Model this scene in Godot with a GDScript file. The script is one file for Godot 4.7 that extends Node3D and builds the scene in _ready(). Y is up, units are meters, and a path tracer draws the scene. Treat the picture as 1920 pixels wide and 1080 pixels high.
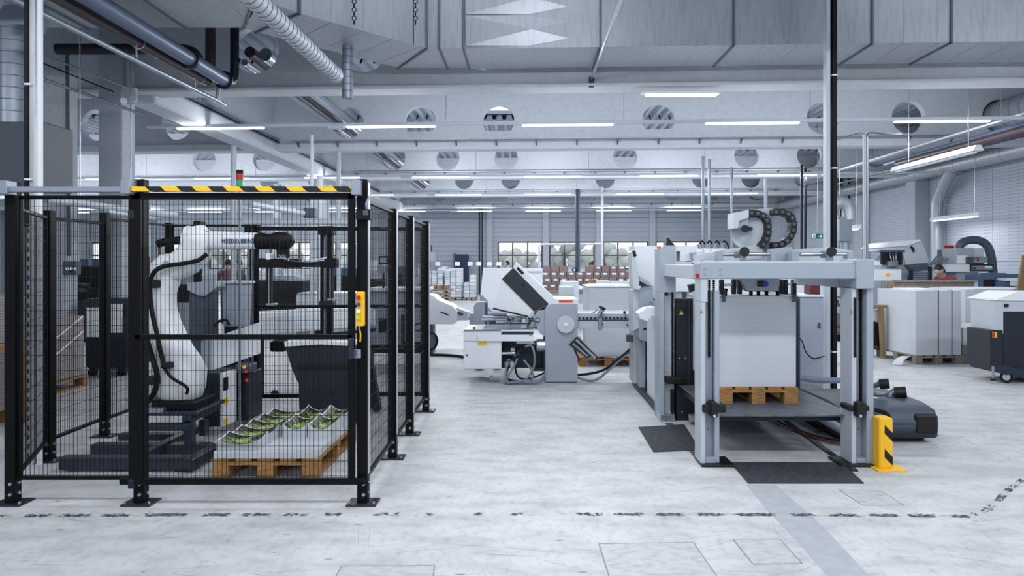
extends Node3D
# A print finishing hall. Lengths in metres, y up, the camera looks along -z.
const F := 1280.0      # focal length of the 1920 px wide frame, in pixels
const CX := 990.0      # where the hall's depth lines meet
const CY := 496.0
const EYE := 1.6
const SKEW := -0.047   # the beams cross the hall at a slight angle

var M := {}
var used := {}
var rng := RandomNumberGenerator.new()


class Shape:
	var v := PackedVector3Array()
	var n := PackedVector3Array()
	var uv := PackedVector2Array()
	var col := PackedColorArray()
	var t := Transform3D()

	func tri(a: Vector3, b: Vector3, c: Vector3, na: Vector3, nb: Vector3, nc: Vector3) -> void:
		if (b - a).cross(c - a).dot(na + nb + nc) > 0.0:
			var x := b
			b = c
			c = x
			x = nb
			nb = nc
			nc = x
		v.append_array([t * a, t * b, t * c])
		n.append_array([(t.basis * na).normalized(), (t.basis * nb).normalized(), (t.basis * nc).normalized()])

	func face(p: Array, c: Vector3) -> void:
		var m: Vector3 = (p[1] - p[0]).cross(p[2] - p[0]).normalized()
		if m.dot(p[0] - c) < 0.0:
			m = -m
		for i in range(1, p.size() - 1):
			tri(p[0], p[i], p[i + 1], m, m, m)

	func flat(p: Array, m: Vector3) -> void:
		for i in range(1, p.size() - 1):
			tri(p[0], p[i], p[i + 1], m, m, m)

	func box(p: Vector3, q: Vector3, k := 0.0) -> void:
		var c := (p + q) / 2.0
		var h := ((q - p) / 2.0).abs()
		k = minf(k, 0.45 * minf(h.x, minf(h.y, h.z)))
		for a in 3:
			var b := (a + 1) % 3
			var d := (a + 2) % 3
			for s in [-1.0, 1.0]:
				var f := []
				for o in [[-1.0, -1.0], [1.0, -1.0], [1.0, 1.0], [-1.0, 1.0]]:
					var x := Vector3()
					x[a] = s * h[a]
					x[b] = o[0] * (h[b] - k)
					x[d] = o[1] * (h[d] - k)
					f.append(c + x)
				face(f, c)
				if k > 0.0:
					for s2 in [-1.0, 1.0]:
						var e := []
						for o in [[0, -1.0], [1, -1.0], [1, 1.0], [0, 1.0]]:
							var x := Vector3()
							x[b] = s * (h[b] - (k if o[0] == 0 else 0.0))
							x[d] = s2 * (h[d] - (0.0 if o[0] == 0 else k))
							x[a] = o[1] * (h[a] - k)
							e.append(c + x)
						face(e, c)
		if k > 0.0:
			for sx in [-1.0, 1.0]:
				for sy in [-1.0, 1.0]:
					for sz in [-1.0, 1.0]:
						var g := Vector3(sx, sy, sz)
						face([c + g * Vector3(h.x, h.y - k, h.z - k), c + g * Vector3(h.x - k, h.y, h.z - k), c + g * Vector3(h.x - k, h.y - k, h.z)], c)

	# an outline in x and y, from z = 0 back to -depth
	func prism(poly: PackedVector2Array, depth: float) -> void:
		var ids := Geometry2D.triangulate_polygon(poly)
		for i in range(0, ids.size(), 3):
			var a := poly[ids[i]]
			var b := poly[ids[i + 1]]
			var c := poly[ids[i + 2]]
			flat([Vector3(a.x, a.y, 0), Vector3(b.x, b.y, 0), Vector3(c.x, c.y, 0)], Vector3.BACK)
			flat([Vector3(a.x, a.y, -depth), Vector3(b.x, b.y, -depth), Vector3(c.x, c.y, -depth)], Vector3.FORWARD)
		var turn := -1.0 if Geometry2D.is_polygon_clockwise(poly) else 1.0
		for i in poly.size():
			var a := poly[i]
			var b := poly[(i + 1) % poly.size()]
			var m := Vector3(b.y - a.y, a.x - b.x, 0).normalized() * turn
			flat([Vector3(a.x, a.y, 0), Vector3(b.x, b.y, 0), Vector3(b.x, b.y, -depth), Vector3(a.x, a.y, -depth)], m)

	func cyl(a: Vector3, b: Vector3, r0: float, r1 := -1.0, seg := 14, caps := true) -> void:
		if r1 < 0.0:
			r1 = r0
		var w := (b - a).normalized()
		var x := w.cross(Vector3.UP if absf(w.y) < 0.9 else Vector3.RIGHT).normalized()
		var y := w.cross(x)
		for i in seg:
			var p := TAU * i / seg
			var q := TAU * (i + 1) / seg
			var d0 := x * cos(p) + y * sin(p)
			var d1 := x * cos(q) + y * sin(q)
			tri(a + d0 * r0, a + d1 * r0, b + d1 * r1, d0, d1, d1)
			tri(a + d0 * r0, b + d1 * r1, b + d0 * r1, d0, d1, d0)
			if caps:
				tri(a, a + d0 * r0, a + d1 * r0, -w, -w, -w)
				tri(b, b + d0 * r1, b + d1 * r1, w, w, w)

	# rings of equal size joined into a smooth skin
	func skin(rings: Array, cap := true) -> void:
		var k: int = rings[0].size()
		var mid := []
		var nor := []
		for r in rings:
			var c := Vector3()
			for p in r:
				c += p
			mid.append(c / k)
		for i in rings.size():
			var row := PackedVector3Array()
			var up: Array = rings[mini(i + 1, rings.size() - 1)]
			var dn: Array = rings[maxi(i - 1, 0)]
			for j in k:
				var m: Vector3 = (rings[i][(j + 1) % k] - rings[i][(j + k - 1) % k]).cross(up[j] - dn[j]).normalized()
				if m.dot(rings[i][j] - mid[i]) < 0.0:
					m = -m
				row.append(m)
			nor.append(row)
		for i in rings.size() - 1:
			for j in k:
				var l := (j + 1) % k
				tri(rings[i][j], rings[i][l], rings[i + 1][l], nor[i][j], nor[i][l], nor[i + 1][l])
				tri(rings[i][j], rings[i + 1][l], rings[i + 1][j], nor[i][j], nor[i + 1][l], nor[i + 1][j])
		if cap:
			for e in [0, rings.size() - 1]:
				var w: Vector3 = (mid[e] - mid[1 if e == 0 else e - 1]).normalized()
				for j in k:
					tri(mid[e], rings[e][j], rings[e][(j + 1) % k], w, w, w)

	func tube(pts: Array, r: float, seg := 8, smooth := 0) -> void:
		if smooth > 0:
			var c := Curve3D.new()
			for i in pts.size():
				var d: Vector3 = (pts[mini(i + 1, pts.size() - 1)] - pts[maxi(i - 1, 0)]) / 6.0
				c.add_point(pts[i], -d, d)
			var s := []
			for i in (pts.size() - 1) * smooth + 1:
				s.append(c.samplef(float(i) / smooth))
			pts = s
		var rings := []
		var side := Vector3()
		for i in pts.size():
			var w: Vector3 = (pts[mini(i + 1, pts.size() - 1)] - pts[maxi(i - 1, 0)]).normalized()
			if i == 0:
				side = w.cross(Vector3.UP if absf(w.y) < 0.9 else Vector3.RIGHT).normalized()
			else:
				side = (side - w * side.dot(w)).normalized()
			var b := w.cross(side)
			var ring := []
			for j in seg:
				ring.append(pts[i] + (side * cos(TAU * j / seg) + b * sin(TAU * j / seg)) * r)
			rings.append(ring)
		skin(rings)

	# [x, y, half width, half depth] stations of a cast arm that lies in a plane z = const
	func arm(st: Array, z: float, seg := 20, power := 2.6) -> void:
		var rings := []
		for i in st.size():
			var a: Array = st[maxi(i - 1, 0)]
			var b: Array = st[mini(i + 1, st.size() - 1)]
			var w := Vector3(b[0] - a[0], b[1] - a[1], 0).normalized()
			var s := Vector3(w.y, -w.x, 0)
			var ring := []
			for j in seg:
				var c := cos(TAU * j / seg)
				var d := sin(TAU * j / seg)
				c = signf(c) * pow(absf(c), 2.0 / power)
				d = signf(d) * pow(absf(d), 2.0 / power)
				ring.append(Vector3(st[i][0], st[i][1], z) + s * c * st[i][2] + Vector3(0, 0, d * st[i][3]))
			rings.append(ring)
		skin(rings)

	func ball(c: Vector3, r: Vector3, seg := 14) -> void:
		var rings := []
		for i in seg / 2 + 1:
			var a := PI * clampf(float(i) / (seg / 2), 0.02, 0.98)
			var ring := []
			for j in seg:
				ring.append(c + Vector3(sin(a) * cos(TAU * j / seg), cos(a), sin(a) * sin(TAU * j / seg)) * r)
			rings.append(ring)
		skin(rings)

	func ring(c: Vector3, axis: Vector3, r: float, thick: float, seg := 20) -> void:
		var x := axis.cross(Vector3.UP if absf(axis.y) < 0.9 else Vector3.RIGHT).normalized()
		var y := axis.cross(x)
		var pts := []
		for i in seg + 1:
			pts.append(c + (x * cos(TAU * i / seg) + y * sin(TAU * i / seg)) * r)
		tube(pts, thick, 6)

	func mesh() -> ArrayMesh:
		var a := []
		a.resize(Mesh.ARRAY_MAX)
		a[Mesh.ARRAY_VERTEX] = v
		a[Mesh.ARRAY_NORMAL] = n
		if uv.size() == v.size():
			a[Mesh.ARRAY_TEX_UV] = uv
		if col.size() == v.size():
			a[Mesh.ARRAY_COLOR] = col
		var m := ArrayMesh.new()
		m.add_surface_from_arrays(Mesh.PRIMITIVE_TRIANGLES, a)
		return m


func at(u: float, w: float, d: float) -> Vector3:
	return Vector3((u - CX) / F * d, EYE - (w - CY) / F * d, -d)

func fl(u: float, w: float) -> Vector3:
	var p := at(u, w, EYE * F / (w - CY))
	return Vector3(p.x, 0, p.z)

# a box whose front stands d away and which reaches dep further back
func fb(s: Shape, u0: float, v0: float, u1: float, v1: float, d: float, dep: float, k := 0.004) -> Shape:
	s.box(at(u0, v1, d), at(u1, v0, d) + Vector3(0, 0, -dep), k)
	return s

func fp(s: Shape, pts: Array, d: float, dep: float) -> Shape:
	var poly := PackedVector2Array()
	for p in pts:
		var q := at(p[0], p[1], d)
		poly.append(Vector2(q.x, q.y))
	s.t = Transform3D(Basis(), Vector3(0, 0, -d))
	s.prism(poly, dep)
	s.t = Transform3D()
	return s

func bx(x0: float, x1: float, y0: float, y1: float, d0: float, d1: float, k := 0.004) -> Shape:
	var s := Shape.new()
	s.box(Vector3(x0, y0, -d1), Vector3(x1, y1, -d0), k)
	return s

func fbx(u0: float, v0: float, u1: float, v1: float, d: float, dep: float, k := 0.004) -> Shape:
	return fb(Shape.new(), u0, v0, u1, v1, d, dep, k)

func fpx(pts: Array, d: float, dep: float) -> Shape:
	return fp(Shape.new(), pts, d, dep)

func rod(a: Vector3, b: Vector3, r: float, seg := 10) -> Shape:
	var s := Shape.new()
	s.cyl(a, b, r, r, seg)
	return s

func hose(pts: Array, r: float, smooth := 6, seg := 8) -> Shape:
	var s := Shape.new()
	s.tube(pts, r, seg, smooth)
	return s

func numbered(called: String) -> String:
	var k: int = used.get(called, -1) + 1
	used[called] = k
	return called if k == 0 else "%s_%03d" % [called, k]

func tag(o: Node, label: String, category: String, group := "") -> void:
	o.set_meta("label", label)
	o.set_meta("category", category)
	if group:
		o.set_meta("group", group)

func thing(called: String, label: String, category: String, pos: Vector3, group := "", turn := 0.0) -> Node3D:
	var o := Node3D.new()
	o.name = numbered(called)
	add_child(o)
	o.position = pos
	o.rotation.y = turn
	tag(o, label, category, group)
	return o

# a part; its shape is given in world axes unless local is set
func part(p: Node3D, called: String, s: Shape, m: String, local := false, label := "") -> MeshInstance3D:
	var o := MeshInstance3D.new()
	o.name = called
	o.mesh = s.mesh()
	o.material_override = M[m]
	p.add_child(o, true)
	if not local:
		o.global_transform = Transform3D()
	if label:
		o.set_meta("label", label)
	return o

# a thing that is one mesh, its origin moved to the middle of its base
func one(called: String, s: Shape, m: String, label: String, category: String, group := "") -> MeshInstance3D:
	var box := AABB(s.v[0], Vector3())
	for p in s.v:
		box = box.expand(p)
	var c := box.get_center()
	c.y = box.position.y
	for i in s.v.size():
		s.v[i] -= c
	var o := MeshInstance3D.new()
	o.name = numbered(called)
	o.mesh = s.mesh()
	o.material_override = M[m]
	add_child(o)
	o.position = c
	tag(o, label, category, group)
	return o

func struct(called: String, s: Shape, m: String, pos := Vector3(), turn := 0.0) -> MeshInstance3D:
	var o := MeshInstance3D.new()
	o.name = numbered(called)
	o.mesh = s.mesh()
	o.material_override = M[m]
	add_child(o)
	o.position = pos
	o.rotation.y = turn
	o.set_meta("kind", "structure")
	return o

func lettering(p: Node3D, words: String, where: Vector3, height: float, m: String, turn := 0.0, wide := 1.0) -> void:
	var tm := TextMesh.new()
	var f := SystemFont.new()
	f.font_names = PackedStringArray(["Droid Sans"])
	f.font_weight = 700
	tm.font = f
	tm.text = words
	tm.font_size = 64
	tm.pixel_size = height / 46.0
	tm.depth = 0.002
	var o := MeshInstance3D.new()
	o.name = "lettering"
	o.mesh = tm
	o.material_override = M[m]
	p.add_child(o, true)
	o.global_transform = Transform3D(Basis(Vector3.UP, turn).scaled_local(Vector3(wide, 1, 1)), where)


# ---------------------------------------------------------------- materials
func mat(called: String, c: Color, rough := 0.6, metal := 0.0) -> StandardMaterial3D:
	var m := StandardMaterial3D.new()
	m.resource_name = called
	m.albedo_color = c
	m.roughness = rough
	m.metallic = metal
	M[called] = m
	return m

func noise_tex(freq: float, ramp: Array, seed_: int, size := 512, octaves := 4, kind := FastNoiseLite.TYPE_SIMPLEX_SMOOTH) -> NoiseTexture2D:
	var f := FastNoiseLite.new()
	f.seed = seed_
	f.noise_type = kind
	f.frequency = freq
	f.fractal_octaves = octaves
	var g := Gradient.new()
	var offs := PackedFloat32Array()
	var cols := PackedColorArray()
	for r in ramp:
		offs.append(r[0])
		cols.append(r[1])
	g.offsets = offs
	g.colors = cols
	var t := NoiseTexture2D.new()
	t.width = size
	t.height = size
	t.seamless = true
	t.noise = f
	t.color_ramp = g
	return t

func grey(v: float) -> Color:
	return Color(v, v, v)

func tri_map(m: StandardMaterial3D, t: Texture2D, scale: Vector3, world := true) -> void:
	m.albedo_texture = t
	m.uv1_triplanar = true
	m.uv1_world_triplanar = world
	m.uv1_scale = scale

func image_tex(w: int, h: int, f: Callable) -> ImageTexture:
	var im := Image.create(w, h, false, Image.FORMAT_RGBA8)
	for y in h:
		for x in w:
			im.set_pixel(x, y, f.call(x, y))
	return ImageTexture.create_from_image(im)

func make_materials() -> void:
	# the floor: pale worn concrete, cloudy with fine speckle
	var fm := mat("concrete_floor", Color(0.79, 0.80, 0.815), 0.55)
	tri_map(fm, noise_tex(0.012, [[0.0, grey(0.86)], [0.4, grey(0.94)], [0.6, grey(0.975)], [1.0, grey(1.0)]], 3, 1024, 5), Vector3(0.15, 0.15, 0.3))
	fm.detail_enabled = true
	fm.detail_blend_mode = BaseMaterial3D.BLEND_MODE_MUL
	fm.detail_uv_layer = BaseMaterial3D.DETAIL_UV_2
	fm.uv2_triplanar = true
	fm.uv2_world_triplanar = true
	fm.uv2_scale = Vector3(0.45, 0.45, 0.3)
	fm.detail_albedo = noise_tex(0.03, [[0.0, grey(0.90)], [0.3, grey(0.975)], [0.5, grey(1.0)], [1.0, grey(1.0)]], 11, 1024, 4)
	fm.metallic_specular = 0.4
	var pm := mat("concrete_patch", Color(0.745, 0.76, 0.78), 0.6)
	tri_map(pm, noise_tex(0.02, [[0.0, grey(0.84)], [0.5, grey(0.96)], [1.0, grey(1.0)]], 21, 512, 5), Vector3(0.8, 0.8, 1.6))
	mat("joint", Color(0.52, 0.55, 0.585), 0.8)
	mat("scuff", Color(0.50, 0.53, 0.57), 0.8)
	var sm := mat("stain", Color(0.68, 0.70, 0.73), 0.75)
	tri_map(sm, noise_tex(0.05, [[0.0, grey(0.92)], [1.0, grey(1.0)]], 5, 256), Vector3(0.7, 0.7, 0.7))
	mat("tape_black", Color(0.27, 0.29, 0.33), 0.8)
	mat("tape_yellow", Color(0.80, 0.76, 0.60), 0.8)
	# the building
	var wp := mat("white_wall", Color(0.80, 0.825, 0.86), 0.75)
	tri_map(wp, noise_tex(0.02, [[0.0, grey(0.95)], [0.6, grey(0.99)], [1.0, grey(1.0)]], 8, 512, 4), Vector3(0.5, 0.5, 0.5))
	var cp := mat("column_paint", Color(0.70, 0.73, 0.77), 0.8)
	tri_map(cp, noise_tex(0.03, [[0.0, grey(0.94)], [0.6, grey(0.99)], [1.0, grey(1.0)]], 9, 512, 4), Vector3(0.8, 0.8, 0.8))
	mat("roof_deck", Color(0.62, 0.66, 0.71), 0.6)
	mat("cladding", Color(0.63, 0.67, 0.72), 0.6)
	mat("window_frame", Color(0.24, 0.20, 0.22), 0.5)
	mat("trim_white", Color(0.78, 0.81, 0.85), 0.5)
	var gl := mat("glass", Color(0.95, 0.97, 1.0, 0.06), 0.02)
	gl.transparency = BaseMaterial3D.TRANSPARENCY_ALPHA
	var holes := image_tex(64, 64, func(x, y):
		var dx := float((x + 16) % 32) - 16.0
		var dy := float((y + 16) % 32) - 16.0
		return grey(0.62) if dx * dx + dy * dy < 26.0 else grey(1.0))
	var pw := mat("perforated_panel", Color(0.74, 0.775, 0.82), 0.7)
	tri_map(pw, holes, Vector3(6.0, 6.0, 6.0))
	# metals and paints
	var gv := mat("galvanised", Color(0.72, 0.745, 0.775), 0.42, 0.4)
	tri_map(gv, noise_tex(0.02, [[0.0, grey(0.90)], [0.5, grey(0.97)], [1.0, grey(1.0)]], 14, 512, 3), Vector3(1.2, 0.2, 1.2))
	mat("zinc", Color(0.58, 0.62, 0.67), 0.4, 0.6)
	mat("duct_seam", Color(0.40, 0.44, 0.50), 0.45, 0.5)
	mat("steel", Color(0.70, 0.73, 0.77), 0.28, 0.85)
	mat("dark_steel", Color(0.13, 0.16, 0.21), 0.45, 0.4)
	mat("blue_pipe", Color(0.36, 0.42, 0.52), 0.4, 0.2)
	mat("navy_pipe", Color(0.06, 0.085, 0.16), 0.45)
	mat("brown_pipe", Color(0.23, 0.18, 0.21), 0.4)
	mat("insulation", Color(0.74, 0.77, 0.81), 0.5, 0.1)
	mat("band", Color(0.36, 0.40, 0.46), 0.5)
	mat("fence_black", Color(0.018, 0.026, 0.045), 0.5).metallic_specular = 0.3
	mat("rubber", Color(0.03, 0.038, 0.055), 0.7)
	mat("cable_black", Color(0.02, 0.027, 0.045), 0.55).metallic_specular = 0.35
	mat("cable_grey", Color(0.44, 0.50, 0.57), 0.5)
	mat("cable_brown", Color(0.42, 0.32, 0.28), 0.6)
	mat("machine_white", Color(0.87, 0.89, 0.915), 0.45)
	mat("machine_grey", Color(0.60, 0.64, 0.69), 0.45)
	mat("machine_pale", Color(0.72, 0.75, 0.785), 0.45)
	mat("slate", Color(0.085, 0.12, 0.175), 0.5)
	mat("slate_grey", Color(0.27, 0.31, 0.36), 0.55)
	mat("frame_paint", Color(0.125, 0.165, 0.225), 0.5)
	mat("black", Color(0.018, 0.022, 0.035), 0.5)
	mat("robot_white", Color(0.88, 0.895, 0.915), 0.38)
	mat("blue_machine", Color(0.27, 0.37, 0.48), 0.5)
	mat("yellow", Color(0.95, 0.73, 0.10), 0.5)
	mat("label_yellow", Color(0.93, 0.74, 0.10), 0.5)
	mat("red", Color(0.72, 0.10, 0.09), 0.45)
	mat("dull_red", Color(0.33, 0.08, 0.11), 0.6)
	mat("orange", Color(0.85, 0.30, 0.17), 0.5)
	mat("green", Color(0.02, 0.42, 0.27), 0.4)
	mat("exit_green", Color(0.08, 0.36, 0.29), 0.5)
	mat("lime", Color(0.65, 0.82, 0.15), 0.35)
	mat("blue", Color(0.12, 0.24, 0.52), 0.4)
	mat("letter_blue", Color(0.17, 0.27, 0.47), 0.5)
	mat("letter_dark", Color(0.14, 0.14, 0.17), 0.6)
	mat("white", Color(0.88, 0.90, 0.92), 0.5)
	mat("door_navy", Color(0.05, 0.11, 0.27), 0.5)
	var mm := mat("mat_rubber", Color(0.27, 0.30, 0.345), 0.75)
	tri_map(mm, noise_tex(0.02, [[0.0, grey(0.5)], [0.45, grey(0.68)], [0.65, grey(0.8)], [1.0, grey(1.0)]], 31, 512, 6), Vector3(1.4, 1.4, 3.0))
	var pl := mat("platform_plate", Color(0.40, 0.44, 0.49), 0.5, 0.2)
	tri_map(pl, noise_tex(0.02, [[0.0, grey(0.6)], [0.5, grey(0.9)], [1.0, grey(1.0)]], 33, 512, 5), Vector3(0.7, 0.7, 2.2))
	# paper, board and wood
	var pa := mat("paper_stack", Color(0.80, 0.825, 0.85), 0.85)
	var rows := PackedFloat32Array()
	rng.seed = 4
	for i in 256:
		rows.append(rng.randf_range(0.965, 1.0) if i % 16 else 0.945)
	tri_map(pa, image_tex(8, 256, func(_x, y): return grey(rows[y])), Vector3(1.0, 1.6, 1.0))
	var ps := mat("paper_sheaf", Color(0.80, 0.825, 0.85), 0.85)
	tri_map(ps, image_tex(8, 128, func(_x, y): return grey(rows[y] if y % 2 else 0.95)), Vector3(1.0, 4.0, 1.0))
	var pb := mat("paper_brownish", Color(0.58, 0.555, 0.56), 0.85)
	tri_map(pb, image_tex(8, 256, func(_x, y): return grey(rows[y] * (0.8 if y % 12 < 3 else 1.0))), Vector3(1.0, 1.6, 1.0))
	mat("paper_white", Color(0.86, 0.88, 0.90), 0.8)
	mat("wrap_blue", Color(0.76, 0.80, 0.845), 0.6)
	var wd := mat("pallet_wood", Color(0.70, 0.52, 0.31), 0.8)
	tri_map(wd, noise_tex(0.02, [[0.0, Color(0.62, 0.58, 0.5)], [0.5, grey(0.92)], [1.0, grey(1.0)]], 41, 512, 5), Vector3(0.8, 9.0, 0.8))
	var wg := mat("pallet_grey", Color(0.60, 0.57, 0.54), 0.85)
	wg.albedo_texture = wd.albedo_texture
	wg.uv1_triplanar = true
	wg.uv1_world_triplanar = true
	wg.uv1_scale = Vector3(0.8, 9.0, 0.8)
	var py := mat("plywood", Color(0.62, 0.575, 0.545), 0.85)
	tri_map(py, noise_tex(0.02, [[0.0, grey(0.78)], [0.5, grey(0.95)], [1.0, grey(1.0)]], 43, 512, 5), Vector3(1.4, 0.6, 1.4))
	var cb := mat("carton", Color(0.52, 0.455, 0.455), 0.85)
	tri_map(cb, noise_tex(0.02, [[0.0, grey(0.86)], [1.0, grey(1.0)]], 44, 256, 3), Vector3(1.5, 1.5, 1.5))
	mat("plank", Color(0.53, 0.445, 0.32), 0.8)
	# the printed sheets: green blades over dark ground
	var bl := []
	rng.seed = 9
	for i in 26:
		var a := rng.randf_range(-0.2, 1.2)
		bl.append([Vector2(rng.randf_range(30, 98), rng.randf_range(20, 76)), Vector2.from_angle(a * PI), rng.randf_range(22, 60), rng.randf_range(3.0, 7.0), rng.randf()])
	var print_tex := image_tex(128, 96, func(x, y):
		var c := Color(0.10, 0.13, 0.09)
		if x < 3 or x > 124 or y < 3 or y > 92:
			return Color(0.9, 0.92, 0.9)
		for b in bl:
			var d: Vector2 = Vector2(x, y) - b[0]
			var k: float = d.dot(b[1])
			var w: float = absf(d.cross(b[1]))
			if k > 0.0 and k < b[2] and w < b[3] * (1.0 - k / b[2]):
				c = Color(0.48, 0.62, 0.13).lerp(Color(0.80, 0.86, 0.55), b[4]) if w > 0.7 else Color(0.32, 0.45, 0.10)
		return c)
	var pr := mat("green_print", Color(1, 1, 1), 0.35)
	pr.albedo_texture = print_tex
	# outdoors, people
	mat("outdoor_ground", Color(0.70, 0.71, 0.68), 0.9)
	mat("outdoor_leaf", Color(0.76, 0.78, 0.75), 0.9)
	var sk := mat("body", Color(1, 1, 1), 0.7)
	sk.vertex_color_use_as_albedo = true
	mat("hair", Color(0.10, 0.085, 0.085), 0.7)
	# what glows
	var tl := mat("tube_glow", Color(1, 1, 1), 0.5)
	tl.emission_enabled = true
	tl.emission = Color(0.95, 0.98, 1.0)
	tl.emission_energy_multiplier = 2.2
	var gg := mat("green_lamp", Color(0.03, 0.40, 0.25), 0.3)
	gg.emission_enabled = true
	gg.emission = Color(0.05, 0.75, 0.45)
	gg.emission_energy_multiplier = 0.35
	var sc := mat("screen", Color(0.55, 0.60, 0.66), 0.2)
	sc.emission_enabled = true
	sc.emission = Color(0.6, 0.66, 0.72)
	sc.emission_energy_multiplier = 0.25


# ---------------------------------------------------------------- the building
const ORD := ["first", "second", "third", "fourth", "fifth", "sixth", "seventh", "eighth", "ninth", "tenth", "eleventh", "twelfth", "thirteenth", "fourteenth", "fifteenth", "sixteenth", "seventeenth", "eighteenth", "nineteenth", "twentieth", "twenty-first", "twenty-second"]
const LAMP_TINT := Color(0.98, 0.988, 1.0)
const HOLES := [-10.25, -8.3, -4.2, -2.5, -0.68, 2.99, 6.67, 8.55, 10.52]

# a deep beam across the hall, its web pierced by round holes
func beam(d: float, x0: float, x1: float, holes: Array) -> void:
	var s := Shape.new()
	var y0 := 4.42 if d > 15.0 else 4.31
	var y1 := 5.75
	var hy := 4.91
	var r := 0.37
	var z := 0.09
	var c := 0.42
	var x := x0
	for h in holes + [1000.0]:
		var stop: float = minf(h - c, x1)
		if stop > x:
			s.box(Vector3(x, y0, -z), Vector3(stop, y1, z))
		if h > x1:
			break
		x = h + c
		s.box(Vector3(h - c, hy + c, -z), Vector3(h + c, y1, z))
		var inner := []
		var outer := []
		for i in 33:
			var a := TAU * i / 32.0
			var dir := Vector2(cos(a), sin(a))
			inner.append(dir * r)
			outer.append(dir * c / maxf(absf(dir.x), absf(dir.y)))
		for i in 32:
			var o := Vector3(h, hy, 0)
			var p := []
			for q in [inner[i], inner[i + 1], outer[i + 1], outer[i]]:
				p.append(o + Vector3(q.x, q.y, 0))
			for sz in [-z, z]:
				s.flat([p[0] + Vector3(0, 0, sz), p[1] + Vector3(0, 0, sz), p[2] + Vector3(0, 0, sz), p[3] + Vector3(0, 0, sz)], Vector3(0, 0, sz).normalized())
			s.flat([p[0] + Vector3(0, 0, z), p[1] + Vector3(0, 0, z), p[1] - Vector3(0, 0, z), p[0] - Vector3(0, 0, z)], -Vector3(inner[i].x, inner[i].y, 0).normalized())
		s.box(Vector3(h - c, y0, -z), Vector3(h + c, hy - c, z))
	var o := struct("beam", s, "white_wall", Vector3(0, 0, -d), SKEW)
	var fl_ := Shape.new()
	fl_.box(Vector3(x0, 4.25, -0.2), Vector3(x1, y0, 0.2), 0.02)
	part(o, "flange", fl_, "white_wall", true)
	if d < 15.0:
		return
	var tray := Shape.new()
	tray.box(Vector3(-5.4, 4.43, 0.21), Vector3(x1 - 2.4, 4.445, 0.36))
	tray.box(Vector3(-5.4, 4.43, 0.35), Vector3(x1 - 2.4, 4.47, 0.36))
	part(o, "cable_tray", tray, "galvanised", true)
	var br := Shape.new()
	br.t = Transform3D(Basis(Vector3.UP, PI / 2), Vector3())
	br.prism(PackedVector2Array([Vector2(-0.35, 4.43), Vector2(-0.2, 4.43), Vector2(-0.2, 4.32)]), 0.03)
	br.t = Transform3D()
	var bm := br.mesh()
	var k := -5.3
	while k < x1 - 2.4:
		var b := MeshInstance3D.new()
		b.name = "bracket"
		b.mesh = bm
		b.material_override = M["duct_seam"]
		o.add_child(b, true)
		b.position.x = k
		k += 0.92
	var cable := Shape.new()
	cable.box(Vector3(-5.3, 4.445, 0.24), Vector3(x1 - 2.5, 4.465, 0.33), 0.008)
	part(o, "cable_bundle", cable, "cable_grey", true)

func light_row(d: float, y: float, xs: Array, x0: float, x1: float, label: String, energy: float) -> void:
	var o := thing("light_rail", label, "light", Vector3(0, y, -d), "rows of ceiling lights", SKEW)
	var s := Shape.new()
	s.box(Vector3(x0, 0, -0.04), Vector3(x1, 0.06, 0.04), 0.008)
	part(o, "rail", s, "trim_white", true)
	var tube := Shape.new()
	tube.box(Vector3(-0.81, -0.03, -0.035), Vector3(0.81, 0.0, 0.035), 0.01)
	var tm := tube.mesh()
	var wire := Shape.new()
	wire.cyl(Vector3(0, 0.07, 0), Vector3(0, 5.7 - y, 0), 0.006, 0.006, 5)
	var wm := wire.mesh()
	var jb := Shape.new()
	jb.box(Vector3(-0.15, -0.05, -0.05), Vector3(0.15, 0.04, 0.06), 0.015)
	if x0 < -5.0:
		part(o, "junction_box", jb, "trim_white", true).position.x = -3.48
	for x in xs:
		var e := MeshInstance3D.new()
		e.name = "tube"
		e.mesh = tm
		e.material_override = M["tube_glow"]
		o.add_child(e, true)
		e.position.x = x
		var w := MeshInstance3D.new()
		w.name = "suspension_wire"
		w.mesh = wm
		w.material_override = M["steel"]
		o.add_child(w, true)
		w.position.x = x + 1.0
		# a bare tube shines down and to both sides
		for q in [[Vector3(x, -0.06, 0), -PI / 2, 0.0, 0.64], [Vector3(x, -0.02, 0.06), 0.0, PI, 0.38], [Vector3(x, -0.02, -0.06), 0.0, 0.0, 0.38]]:
			var l := AreaLight3D.new()
			l.name = "tube_light"
			l.area_size = Vector2(1.6, 0.07)
			l.area_range = 60.0
			l.light_energy = energy * q[3] * (0.3 if x < -5.0 and x > -6.5 else 1.0)
			l.light_color = LAMP_TINT
			l.shadow_enabled = true
			o.add_child(l, true)
			l.position = q[0]
			l.rotation = Vector3(q[1], q[2], 0)

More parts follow.
